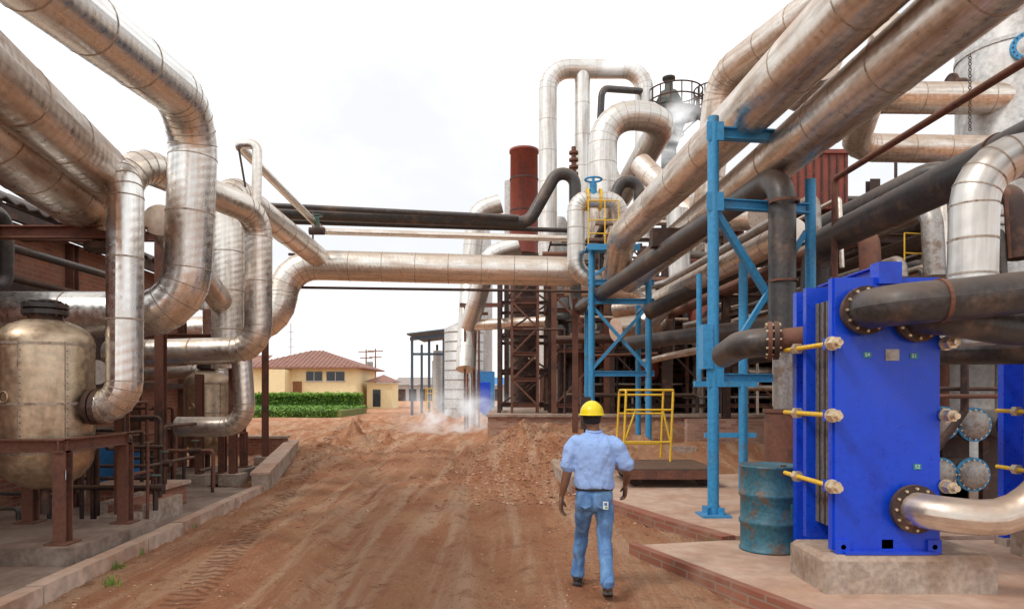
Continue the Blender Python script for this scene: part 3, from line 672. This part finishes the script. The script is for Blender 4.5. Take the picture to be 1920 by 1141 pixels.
b.done('handrail')
b=B(); b.box((5.6,10.4,3.55),(9.5,12.0,3.62),DRK); 
for i in range(9): b.beam((5.6+.48*i,10.4,3.5),(5.6+.48*i,12,3.5),.05,.1,BLU if i%3==0 else DRK)
b.done('walkway')
b=B(); b.lathe((13.6,18.6,.1),(0,0,1),[(0,1.3),(14,1.3),(14.5,1.1),(14.8,.02)],WHT,40)
for z in (3,6,8.5,11): b.band((13.6,18.6,z),(0,0,1),1.3,.1,.03,WHT,40)
b.flange((13.1,17.38,10.65),(.35,1,0),.36,.1,BLU,16,DRK); b.lathe((13.1,17.33,10.65),(-.35,-1,0),[(0,.26),(.05,.02)],WHT)
b.cyl((12.3,18.6,10.2),(11.9,18.6,10.2),.2,DRK);b.flange((11.95,18.6,10.2),(1,0,0),.32,.07,DRK)
b.done('evaporator_column')
b=B(); b.lathe((8.6,13.2,.1),(0,0,1),[(0,.6),(2.4,.6),(2.6,.02)],WHT,30); b.band((8.6,13.2,1.2),(0,0,1),.6,.06,.02,SEAM,30); b.done('storage_tank')
b=B(); b.lathe((.68,38.4,0),(0,0,1),[(9.6,.8),(15.3,.77),(15.3,.83),(15.45,.83),(15.45,.7),(15.2,.69)],REDT,36)
for z in (10.3,12.0,13.8): b.band((.68,38.4,z),(0,0,1),.79,.08,.02,DRK,36)
b.cyl((.68,38.4,1),(.68,38.4,9.6),.7,DRK); b.box((-.4,37,9.2),(2.2,39.6,9.4),DRK)
for x in (-.3,2.1):
    for y in (37.1,39.5): b.beam((x,y,1),(x,y,9.2),.25,.25,DRK,True)
for i in range(4): b.beam((-.3,37.1,1+i*2),(2.1,37.1,3+i*2),.1,.1,DRK); b.beam((-.3,37.1,3+i*2),(2.1,37.1,3+i*2),.12,.15,DRK)
b.done('exhaust_stack')
b=B(); b.cyl((-.1,41,1),(-.1,41,14.5),.35,WHT); b.done('vent_pipe')
pipe('insulated_pipe',[(1.68,32,3),(1.68,32,17.0),(6.2,32,17.0),(6.2,32,9)],.43,SILF,1.0,seam=1.5)
pipe('insulated_pipe',[(3.3,32,8),(3.3,32,16.8)],.37,SILF,seam=1.5)
pipe('insulated_pipe',[(3.4,25.6,8.9),(3.4,25.6,12.25),(5.85,25.6,12.2),(5.2,33,11.2)],.54,SILF,1.1,seam=1.0)
pipe('insulated_pipe',[(4.6,24.4,10.0),(6.0,22.4,7.5),(7.2,20,7.0)],.4,DUS2,.9)
pipe('black_pipe',[(3.2,21.8,7.9),(4.0,21.8,9.95),(4.1,21.8,7.0)],.19,BLK,.35,seam=None)
pipe('black_pipe',[(3.85,30,13.2),(3.95,30,15.2),(6.2,31.9,15.9)],.15,BLK,.5,seam=None)
pipe('insulated_pipe',[(-.6,36,11.8),(-1.9,36,11.4),(-2.2,36,8.2),(-2.3,34,3)],.5,SILF,1.0,seam=1.2)
pipe('insulated_pipe',[(.3,30,8.3),(-1.0,30,7.9),(-1.6,30.5,5.8),(-2.0,31,4.8)],.42,SILF,.9,seam=1)
pipe('insulated_pipe',[(-2,31,4.9),(1.5,29.5,4.9)],.25,DUS2,seam=1)
pipe('insulated_pipe',[(1.9,24,5.6),(4.4,23.4,5.4),(5.2,23.2,4.2),(3.4,22.4,3.9)],.4,DUS2,.7,seam=1)
pipe('insulated_pipe',[(4.2,21.5,4.0),(5.3,21.5,5.2),(5.2,21.5,7.6)],.34,SILF,.7,seam=.8)
b=B(); b.lathe((4.6,34,1),(0,0,1),[(0,1.0),(11,1.0),(12.2,.55),(13.6,.5)],DUS2,30); b.lathe((2.3,33.5,1),(0,0,1),[(0,.7),(8.6,.7),(9.4,.3)],WHT,28)
b.done('evaporator_vessel')
TOWG=wmat('weathered_grey_green_steel',(.07,.085,.075),(.13,.09,.07),2,.6,.3,.1)
b=B(); cx,cy=7.35,32
b.lathe((cx,cy,1),(0,0,1),[(0,.35),(12.3,.35),(12.8,.6),(13.2,.68),(14.3,.68),(14.9,.4),(15.0,.2),(15.5,.18),(15.5,.3),(15.6,.3)],TOWG,28)
for z in (13.6,14.2,14.9): b.band((cx,cy,z+.3),(0,0,1),.68,.05,.03,DRK,28)
for (dx,R,z) in ((.3,1.25,14.9),(2.2,1.0,15.0)):
    b.lathe((cx+dx,cy,z-.08),(0,0,1),[(0,R),(.06,R)],DRK,28)
    for zz in (z+.5,z+1.0): b.torus((cx+dx,cy,zz),(0,0,1),R,.035,DRK,32,6)
    for i in range(16):
        a=2*PI*i/16; b.cyl((cx+dx+R*math.cos(a),cy+R*math.sin(a),z-.05),(cx+dx+R*math.cos(a),cy+R*math.sin(a),z+1.0),.03,DRK,seg=6)
    for i in range(6):
        a=2*PI*i/6; b.beam((cx+dx,cy,z-1.2),(cx+dx+R*.95*math.cos(a),cy+R*.95*math.sin(a),z-.1),.08,.08,DRK)
b.cyl((cx+2.2,cy,1),(cx+2.2,cy,14.9),.3,DRK)
b.done('column_with_platform')
b=B(); b.cyl((2.6,28.8,10.5),(2.6,28.8,12.2),.1,RUST); 
for z in (11,11.3,11.6,11.9): b.cyl((2.6,28.8,z),(2.6,28.8,z+.1),.2,RUST,seg=16)
b.cyl((2.6,28.8,6),(2.6,28.8,10.5),.14,DRK)
b.done('relief_valve')
# ------------------------------------------------------------------ centre distance
b=B(); b.lathe((-3.6,51,0),(0,0,1),[(0,1.45),(6.6,1.45),(7.3,.02)],WHT,36)
for i in range(9): b.band((-3.6,51,.7+i*.7),(0,0,1),1.45,.05,.04,GRYS,36)
b.done('silver_tank')
b=B(); b.lathe((-2.6,56,0),(0,0,1),[(0,1.0),(13,1.0),(15.5,.75),(15.6,.02)],WHT,30); b.done('silver_tank')
b=B(); b.box((-2.6,50,.0),(-1.3,51.5,3.4),BLUB); b.box((-2.4,49.97,.3),(-1.6,50,2.6),PHB); b.done('blue_cabin')
b=B()
for x in (-8.2,-6.8,-5.6):
    for y in (56,62): b.beam((x,y,0),(x,y,6.2),.2,.2,SLATE,True)
b.add([(-8.5,55,6.5),(-5.2,55,6.9),(-5.2,66,7.1),(-8.5,66,6.7),(-8.5,55,6.62),(-5.2,55,7.02),(-5.2,66,7.22),(-8.5,66,6.82)],[(0,3,2,1),(4,5,6,7),(0,1,5,4),(1,2,6,5),(2,3,7,6),(3,0,4,7)],SLATE)
b.beam((-8.3,55.5,6.2),(-5.4,55.5,6.5),.1,.3,SLATE);b.beam((-8.2,56,5.0),(-5.6,56,5.0),.1,.2,SLATE);b.cyl((-6.3,58,0),(-6.3,58,5.4),.4,WHT)
b.box((-6.9,59,0),(-5.6,63,4.6),WHT)
b.done('open_shed')
b=B()
for x in (-6.3,-5.8):
    for y in (50,51): b.beam((x,y,0),(x,y,2.2),.05,.05,YEL)
for z in (.6,1.2,1.8,2.15): b.beam((-6.3,50,z),(-5.8,50,z),.05,.05,YEL)
b.done('yellow_ladder_frame')
b=B()
b.box((-2.4,34,0),(-2.3,34.1,6.2),RUST);b.box((-1.7,34,0),(-1.6,34.1,6.2),RUST);b.box((-2.4,36,0),(-2.3,36.1,6.2),RUST)
b.tube([(-1.9,34.2,.2),(-1.9,34.2,5.8),(-1.2,34.2,5.8)],.08,RUST);b.tube([(-2.1,35,.2),(-2.1,35,5.8)],.06,WHT)
b.beam((-2.6,34,6.2),(-.4,34,6.2),.12,.2,RUST)
b.done('pipe_support_frame')
b=B()
def house(x0,x1,y0,y1,zt,ridge,ov=1.0):
    b.box((x0,y0,0),(x1,y1,zt),CREAM)
    X0,X1,Y0,Y1=x0-ov,x1+ov,y0-ov,y1+ov; ym=(Y0+Y1)/2; rx=(Y1-Y0)/2*.95
    vs=[(X0,Y0,zt),(X1,Y0,zt),(X1,Y1,zt),(X0,Y1,zt),(X0+rx,ym,ridge),(X1-rx,ym,ridge),(X0,Y0,zt-.15),(X1,Y0,zt-.15),(X1,Y1,zt-.15),(X0,Y1,zt-.15)]
    b.add(vs,[(0,1,5,4),(1,2,5),(2,3,4,5),(3,0,4),(6,7,1,0),(7,8,2,1),(8,9,3,2),(9,6,0,3),(9,8,7,6)],TILE)
    for i in range(int((X1-X0)/.5)):
        x=X0+.25+i*.5; t=min(1,(x-X0)/rx,(X1-x)/rx)
        b.beam((x,Y0,zt+.03),(x,Y0+(ym-Y0)*t,zt+.03+(ridge-zt)*t),.12,.06,TILE)
house(-29.5,-17.6,77,88,4.7,6.9)
b.box((-38,78.5,0),(-29.5,88,4.3),CREAM)
b.add([(-39,77.5,4.35),(-29,77.5,4.35),(-29,83,6.4),(-39,83,6.4)],[(0,1,2,3)],TILE)
b.box((-26.8,74.8,0),(-24.9,77,4.4),CREAM)
for (x0,x1,z0,z1) in ((-23.2,-21.4,3.2,4.2),(-20.9,-18.9,3.2,4.2)):
    b.box((x0,76.93,z0),(x1,76.97,z1),GLS); b.box((x0-.08,76.9,z0-.14),(x1+.08,76.99,z0-.02),WHT)
    b.box(((x0+x1)/2-.04,76.9,z0),((x0+x1)/2+.04,76.94,z1),WHT)
b.box((-24.7,76.93,.1),(-23.7,76.97,3.1),WOOD); b.box((-27.9,76.93,3.2),(-27.0,76.97,4.2),GLS)
for x0 in (-36,-33): b.box((x0,78.43,2.6),(x0+1.6,78.47,3.9),GLS)
b.done('cream_house')
b=B(); b.box((-17,80,0),(-14,84,3.0),CREAM); b.add([(-17.3,79.5,3.1),(-13.6,79.5,3.1),(-15.4,82,4),(-17,84.4,3.1),(-13.6,84.4,3.1)],[(0,1,2),(1,4,2),(4,3,2),(3,0,2)],TILE); b.box((-16.3,79.95,.2),(-15.4,79.98,2.2),GLS); b.done('cream_outbuilding')
b=B()
for i in range(3):
    x0=-26+i*14; b.box((x0,150,0),(x0+13,170,3.5),WHT); b.add([(x0-.5,149,3.6),(x0+13.5,149,3.6),(x0+13.5,160,5.4),(x0-.5,160,5.4)],[(0,1,2,3)],BLUB if i==1 else GRYS)
    for k in range(5): b.box((x0+1+k*2.4,149.9,.0),(x0+2.6+k*2.4,149.97,2.6),DRK)
b.done('warehouse')
b=B()
for (x,h) in ((-17.6,7.5),(-18.8,7.4)):
    b.cyl((x,88,0),(x,88,h),.12,WOOD,r2=.08)
    b.beam((x-1.0,88,h-.3),(x+1.0,88,h-.3),.1,.12,WOOD); b.beam((x-.8,88,h-1.1),(x+.8,88,h-1.1),.1,.12,WOOD)
b.box((-18.6,87.6,4.8),(-17.9,88,5.8),GRYS)
b.done('utility_pole')
b=B(); b.cyl((-29.8,92,0),(-29.8,92,11.2),.06,GRYS)
for z in (8,9,10): b.cyl((-30.3,92,z),(-29.3,92,z),.03,GRYS)
b.done('radio_mast')
LEAF=[wmat('foliage_a',(.08,.19,.02),(.13,.27,.03),2,.7,0,0),wmat('foliage_b',(.20,.36,.04),(.13,.25,.03),2,.7,0,0),wmat('foliage_c',(.05,.12,.015),None,2,.8,0,0)]
def leaves(b,fn,n,s,mm=None):
    for i in range(n):
        p=Vector(fn()); a=Vector((random.gauss(0,1),random.gauss(0,1),random.gauss(0,.5))).normalized(); c=a.orthogonal().normalized(); k=s*random.uniform(.6,1.4)
        b.add([p-a*k,p+c*k*.6,p+a*k,p-c*k*.6],[(0,1,2,3)],random.choice(mm or LEAF))
b=B(); 
def hf():
    x=random.uniform(-24,-13.7); z=random.random()**.4*(1.2+.12*math.sin(x*2)+.1*math.sin(x*5.3)); return (x,62.5+random.uniform(-.5,.8),z+.45)
b.box((-23.9,62.4,0),(-13.8,63.0,1.4),LEAF[0]); leaves(b,hf,7000,.09)
leaves(b,lambda:(random.uniform(-24,-13.7),62.3+random.uniform(-.4,.6),1.65+random.gauss(0,.09)),4000,.09,[LEAF[1]]); b.done('hedge')
b=B(); GR=wmat('grass_turf',(.11,.20,.035),(.24,.22,.08),1.5,.95,0,.6,(.4,.6))
b.prism([(-26,50.5),(-12.6,50.5),(-13.2,62),(-34,62)],-.1,.5,GR)
leaves(b,lambda:(random.uniform(-25,-13),random.uniform(50.4,62),.5+random.random()*.22),7000,.08)
leaves(b,lambda:(random.uniform(-25,-13),50.3+random.random()*.2,random.random()*.6),2500,.08)
b.done('grass_verge')
b=B(); leaves(b,lambda:(-27+random.gauss(0,1.0),58+random.gauss(0,.5),1.4+random.gauss(0,.55)),1800,.12); b.cyl((-27,58,0),(-27,58,1.3),.08,WOOD); b.done('shrub')
b=B()
for (cx,cy) in ((-4.3,7.2),(-4.42,7.8),(-4.5,9.3),(-4.0,6.6),(2.5,8.2),(2.3,9.2),(1.75,10.6),(1.55,11.2),(2.9,8.12)):
    for i in range(45):
        a=random.random()*6.28;r=random.random()*.09; x,y=cx+.13+r*math.cos(a)-(.25 if cx>0 else 0),cy+r*math.sin(a); h=random.uniform(.04,.12);z=gh(x,y)
        b.add([(x-.004,y,z),(x+.004,y,z),(x+random.uniform(-.04,.04),y+random.uniform(-.04,.04),z+h)],[(0,1,2)],random.choice(LEAF[:2]))
b.done('grass_tufts')
b=B()
HZ=wmat('hazed_distant_foliage',(.24,.29,.27),(.29,.32,.30),.05,.9,0,0)  # distance haze is mixed into this pale grey-green leaf colour
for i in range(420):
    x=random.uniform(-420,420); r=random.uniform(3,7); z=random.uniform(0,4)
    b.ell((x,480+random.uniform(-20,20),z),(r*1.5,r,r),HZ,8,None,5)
b.done('distant_trees')
# ------------------------------------------------------------------ steam
def steam(name,c,r,dens,sc,scatter_glow=.85,th=(.42,.66)):
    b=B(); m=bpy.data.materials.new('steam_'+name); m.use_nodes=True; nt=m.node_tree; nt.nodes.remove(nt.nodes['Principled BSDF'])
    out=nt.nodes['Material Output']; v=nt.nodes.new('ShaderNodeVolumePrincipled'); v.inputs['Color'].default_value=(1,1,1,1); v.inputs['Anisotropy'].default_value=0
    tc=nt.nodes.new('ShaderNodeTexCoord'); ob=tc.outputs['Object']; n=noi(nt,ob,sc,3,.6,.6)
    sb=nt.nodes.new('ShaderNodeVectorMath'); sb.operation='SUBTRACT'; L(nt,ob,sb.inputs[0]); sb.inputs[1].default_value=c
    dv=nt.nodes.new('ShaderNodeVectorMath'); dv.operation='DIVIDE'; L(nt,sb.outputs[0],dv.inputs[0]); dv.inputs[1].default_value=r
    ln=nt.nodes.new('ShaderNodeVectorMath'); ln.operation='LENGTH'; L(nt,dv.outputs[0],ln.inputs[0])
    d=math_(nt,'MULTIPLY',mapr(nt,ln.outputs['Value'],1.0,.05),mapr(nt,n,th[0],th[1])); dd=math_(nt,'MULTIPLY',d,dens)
    L(nt,dd,v.inputs['Density']); L(nt,math_(nt,'MULTIPLY',dd,scatter_glow),v.inputs['Emission Strength']); L(nt,v.outputs[0],out.inputs['Volume'])  # steam emits light by density, standing in for multiple scattering
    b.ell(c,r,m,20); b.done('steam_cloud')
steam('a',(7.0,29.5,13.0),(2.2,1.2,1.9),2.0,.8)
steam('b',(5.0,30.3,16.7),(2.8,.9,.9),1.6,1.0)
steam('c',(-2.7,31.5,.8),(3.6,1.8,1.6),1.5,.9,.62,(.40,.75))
# ------------------------------------------------------------------ man
SK=wmat('brown_skin',(.20,.095,.055),(.16,.075,.044),8,.5,0,.05,fine=.08)
def cloth(name,c1,c2,sc,bs):
    m,nt,b=nmat(name); tc=nt.nodes.new('ShaderNodeTexCoord'); ob=tc.outputs['Object']
    w=noi(nt,vmul(nt,ob,(1,1,.45)),7,3,.5,1.6); f=noi(nt,ob,sc,2,.5)
    col=mix(nt,mapr(nt,w,.3,.75),c1,c2); col=mix(nt,mapr(nt,f,.3,.7,0,.2),col,tuple(x*.7 for x in c1))
    L(nt,col,b.inputs['Base Color']); b.inputs['Roughness'].default_value=.9
    bump(nt,b,w,bs,.045); return m
SH=cloth('pale_blue_cotton',(.30,.46,.82),(.33,.49,.85),150,.6)
JN=cloth('denim',(.075,.18,.40),(.18,.34,.58),220,.8)
SHOE=wmat('black_leather',(.02,.018,.016),(.06,.035,.025),6,.5)
HAT=wmat('yellow_hard_hat_plastic',(.88,.68,.01),(.82,.60,.01),3,.28,0,0,fine=.03)
HAIR=wmat('black_hair',(.012,.01,.01),None,60,.8,0,.4)
man=bpy.data.objects.new('walking_man',None); man.location=(.76,6.3,0); man.rotation_euler=(0,0,math.radians(-7)); S.collection.objects.link(man)
def remesh(o,vox,it=4):
    r=o.modifiers.new('r','REMESH'); r.mode='VOXEL'; r.voxel_size=vox; r.use_smooth_shade=True
    s_=o.modifiers.new('s','SMOOTH'); s_.iterations=it; s_.factor=.5
def er(c,rx,ry,tilt=0): return (Vector(c),Vector((rx,0,tilt)),Vector((0,ry,0)),0)
b=B()
T=[(.757,6.30,.950,.160,.115),(.757,6.30,.985,.180,.132),(.758,6.30,1.04,.180,.134),(.76,6.295,1.14,.180,.130),(.762,6.29,1.26,.192,.132),(.762,6.29,1.34,.202,.126),(.762,6.30,1.405,.194,.110),(.76,6.305,1.445,.15,.09),(.757,6.315,1.475,.09,.075),(.755,6.32,1.50,.066,.066)]
T2=catmull(T,4); b.rings([er(t[:3],t[3],t[4]) for t in T2],SH,32)
b.limb([(.60,6.30,1.40,.070),(.56,6.295,1.34,.075),(.53,6.285,1.25,.07),(.512,6.28,1.16,.074)],SH)
b.limb([(.925,6.30,1.40,.070),(.965,6.295,1.345,.075),(1.01,6.295,1.27,.07),(1.055,6.305,1.185,.076)],SH)
o=b.done('shirt',man); remesh(o,.010,4)
tx=bpy.data.textures.new('folds','CLOUDS'); tx.noise_scale=.10; tx.noise_depth=2
dm=o.modifiers.new('d','DISPLACE'); dm.texture=tx; dm.strength=.03; dm.mid_level=.5; dm.texture_coords='LOCAL'
b=B()
T=[(.757,6.30,.985,.162,.116),(.757,6.30,.93,.170,.122),(.757,6.295,.87,.175,.130),(.757,6.295,.81,.168,.122),(.757,6.30,.77,.15,.10)]
b.rings([er(t[:3],t[3],t[4]) for t in catmull(T,4)],JN,32)
b.limb([(.678,6.30,.86,.088),(.668,6.35,.76,.090),(.652,6.45,.62,.077),(.638,6.52,.49,.065),(.622,6.55,.36,.066),(.606,6.57,.22,.062),(.598,6.58,.09,.068)],JN)
b.limb([(.842,6.30,.86,.088),(.850,6.305,.76,.091),(.855,6.31,.62,.078),(.852,6.30,.49,.067),(.862,6.22,.37,.067),(.872,6.14,.25,.061),(.877,6.08,.15,.068)],JN)
o=b.done('jeans',man); remesh(o,.010,3)
dm=o.modifiers.new('d','DISPLACE'); dm.texture=tx; dm.strength=.026; dm.mid_level=.5; dm.texture_coords='LOCAL'
b=B(); b.rings([er((.757,6.30,z),rx,ry) for z,rx,ry in ((.958,.165,.12),(.958,.176,.130),(.982,.174,.128),(.982,.16,.118))],SHOE,32); b.done('belt',man)
b=B()
for x in (.68,.835):
    vs=[]
    pts=[(-.055,.06),(.055,.06),(.055,-.04),(0,-.065),(-.055,-.04)]
    for (dx,dz) in pts:
        X=x+dx; k=(X-.757)/.185; y=6.30-.135*math.sqrt(max(0,1-k*k))-.012
        vs.append((X,y,.865+dz))
    b.add(vs,[(0,1,2,3,4)],JN)
o=b.done('back_pocket',man); so=o.modifiers.new('t','SOLIDIFY'); so.thickness=.004
PT=wmat('white_patch',(.75,.76,.74),None,5,.7,0,0); PT2=wmat('blue_patch_print',(.08,.2,.42),None,5,.7,0,0); PT3=wmat('green_patch_print',(.15,.4,.2),None,5,.7,0,0)
b=B(); b.box((.838,6.152,.80),(.885,6.158,.87),PT); b.box((.848,6.1495,.835),(.875,6.1515,.860),PT2); b.box((.855,6.1495,.81),(.88,6.1515,.825),PT3); b.done('pocket_patch',man)
b=B()
x,y,z=.597,6.64,.045
b.limb([(x,y-.10,z+.025,.042),(x,y-.03,z+.02,.046),(x,y+.06,z-.002,.045),(x,y+.14,z-.012,.035)],SHOE)
b.limb([(x,y-.08,z+.07,.045),(x,y-.05,z+.03,.048)],SHOE)
b.box((x-.044,y-.14,z-.045),(x+.044,y-.04,z-.012),SHOE); b.box((x-.046,y-.03,z-.045),(x+.046,y+.16,z-.022),SHOE)
x=.878
b.limb([(x,6.06,.115,.041),(x,6.12,.085,.045),(x+.003,6.20,.052,.044),(x+.005,6.28,.036,.033)],SHOE)
b.limb([(x,6.08,.155,.044),(x,6.10,.11,.046)],SHOE)
b.beam((x,6.03,.082),(x+.002,6.11,.045),.085,.03,SHOE); b.beam((x+.002,6.13,.04),(x+.005,6.22,.014),.09,.022,SHOE); b.box((x-.042,6.20,.0),(x+.05,6.31,.022),SHOE)
o=b.done('shoes',man); remesh(o,.007,3)
b=B()
b.limb([(.535,6.288,1.22,.046),(.508,6.285,1.10,.043),(.485,6.29,1.0,.038),(.463,6.31,.91,.028),(.456,6.32,.87,.026)],SK)
b.limb([(1.03,6.30,1.24,.046),(1.068,6.31,1.14,.043),(1.070,6.37,1.085,.040),(1.058,6.46,1.02,.030),(1.05,6.50,.985,.026)],SK)
def hand(base,down,fwd,curl,L_=1.0):
    base=Vector(base);d=Vector(down).normalized();f=Vector(fwd).normalized();n=Vector(curl).normalized()
    for k,t in enumerate((-.028,-.010,.010,.027)):
        p=[base+d*-.01+f*t*.6,base+d*.04+f*t,base+d*.088+f*t*1.1]
        b.limb([(*p[0],.017),(*p[1],.0165),(*p[2],.0125)],SK,10,3)
        ln=(.060,.078,.084,.074)[k]*L_; a=p[2]
        q1=a+d*ln*.45+n*ln*.12; q2=q1+d*ln*.28+n*ln*.22; q3=q2+d*ln*.12+n*ln*.25
        b.limb([(*a,.0105),(*q1,.0095),(*q2,.0085),(*q3,.007)],SK,8,3)
    a=base+d*.025+f*.026; q1=a+d*.03+f*.028+n*.01; q2=q1+d*.033+f*.010+n*.014
    b.limb([(*a,.014),(*q1,.0115),(*q2,.009)],SK,8,3)
hand((.455,6.32,.865),(-.03,.02,-1),(.3,1,.05),(1,-.3,0))
hand((1.05,6.505,.975),(-.02,.25,-1),(-.25,1,.2),(-1,-.2,.0),.85)
b.limb([(.755,6.32,1.44,.062),(.752,6.325,1.50,.056),(.745,6.33,1.56,.058)],SK)
b.ell((.737,6.345,1.625),(.078,.098,.115),SK)
b.ell((.737,6.37,1.57),(.062,.07,.06),SK)
b.limb([(.737,6.44,1.645,.008),(.737,6.452,1.62,.012),(.737,6.455,1.60,.015)],SK,8,3)
for s_ in (-1,1): b.ell((.737+s_*.081,6.34,1.615),(.012,.02,.032),SK,12,None,8)
b.ell((.737,6.435,1.575),(.025,.01,.006),SK,12)
o=b.done('skin',man); remesh(o,.0048,2)
b=B()
b.ell((.737,6.333,1.622),(.083,.098,.112),HAIR)
o=b.done('hair',man)
me=o.data
for v_ in me.vertices:
    if v_.co.y>6.375: v_.co.y=6.375
    if v_.co.z<1.565: v_.co.z=1.565+(v_.co.z-1.565)*.2
EY=wmat('eye_white',(.7,.7,.68),None,5,.3,0,0)
b=B()
for s_ in (-1,1): b.ell((.737+s_*.03,6.432,1.635),(.012,.01,.008),EY,10,None,6); b.ell((.737+s_*.03,6.441,1.635),(.005,.003,.005),HAIR,8,None,6)
b.done('eyes',man)
b=B()
vs=[];fs=[];N=40;M_=12;hc=Vector((.737,6.345,1.650))
R0=(.111,.135,.125)
for j in range(M_+1):
    ph=PI/2*j/M_
    for i in range(N):
        a=2*PI*i/N
        x=math.cos(a)*math.cos(ph); y_=math.sin(a)*math.cos(ph)
        k=1+.03*math.exp(-((x)/.10)**2)*(math.sin(ph)>.25)+.02*math.exp(-((abs(x)-.3)/.06)**2)*(math.sin(ph)>.35)
        vs.append((hc.x+x*R0[0]*k,hc.y+y_*R0[1]*k,hc.z+math.sin(ph)*R0[2]*k))
for j in range(M_):
    for i in range(N): fs.append((j*N+i,j*N+(i+1)%N,(j+1)*N+(i+1)%N,(j+1)*N+i))
b.add(vs,fs,HAT,True)
vs=[];fs=[]
for i in range(N):
    a=2*PI*i/N; e=.012+(.045*max(0,math.sin(a))**2)
    for (rr,z) in ((0,.004),(e,-.004),(e,-.010),(-.006,-.006)):
        vs.append((hc.x+math.cos(a)*(R0[0]+rr),hc.y+math.sin(a)*(R0[1]+rr),hc.z+z))
for i in range(N):
    for k in range(4): fs.append((i*4+k,((i+1)%N)*4+k,((i+1)%N)*4+(k+1)%4,i*4+(k+1)%4))
b.add(vs,fs,HAT,True); b.done('hard_hat',man)
b=B(); b.torus((.755,6.318,1.495),(0,-.15,1),.067,.012,SH,24,8); o=b.done('collar',man)
b=B(); b.box((1.028,6.515,.865),(1.042,6.585,.95),SHOE); b.done('phone',man)
# ------------------------------------------------------------------ world, sun, camera
w=bpy.data.worlds.new('World'); S.world=w; w.use_nodes=True; nt=w.node_tree
bg=nt.nodes['Background']; out=nt.nodes['World Output']
sky=nt.nodes.new('ShaderNodeTexSky'); sky.sky_type='NISHITA'; sky.sun_disc=False; sky.sun_elevation=math.radians(50); sky.sun_rotation=math.radians(235)
L(nt,sky.outputs[0],bg.inputs[0]); bg.inputs[1].default_value=.12
tc=nt.nodes.new('ShaderNodeTexCoord'); g=vmul(nt,tc.outputs['Generated'],(1,1,2.2))
n1=noi(nt,g,1.7,7,.55,.4); n2=noi(nt,g,4.5,6,.6,.3)
c=mix(nt,mapr(nt,n1,.42,.66),(1.0,1.0,1.0),(.70,.71,.73)); c=mix(nt,mapr(nt,n2,.5,.75,0,.4),c,(.68,.695,.71))
bg2=nt.nodes.new('ShaderNodeBackground'); L(nt,c,bg2.inputs[0]); bg2.inputs[1].default_value=1.42
ms=nt.nodes.new('ShaderNodeMixShader'); ms.inputs[0].default_value=.94; L(nt,bg.outputs[0],ms.inputs[1]); L(nt,bg2.outputs[0],ms.inputs[2]); L(nt,ms.outputs[0],out.inputs[0])
sd=bpy.data.lights.new('sun','SUN'); sd.energy=1.5; sd.angle=math.radians(10); sd.color=(1,.96,.9)
so=bpy.data.objects.new('sun',sd); S.collection.objects.link(so)
az=math.radians(235); el=math.radians(50)
d=Vector((math.sin(az)*math.cos(el),math.cos(az)*math.cos(el),math.sin(el)))
so.rotation_euler=d.to_track_quat('Z','Y').to_euler()
cd=bpy.data.cameras.new('camera'); cam=bpy.data.objects.new('camera',cd); S.collection.objects.link(cam)
cam.location=(0,0,1.85); cam.rotation_euler=(PI/2,0,0); cd.lens=24; cd.sensor_width=36; cd.shift_y=.0859; cd.clip_end=8000; cd.clip_start=.05
S.camera=cam
S.view_settings.view_transform='Standard'; S.view_settings.look='None'; S.view_settings.exposure=0
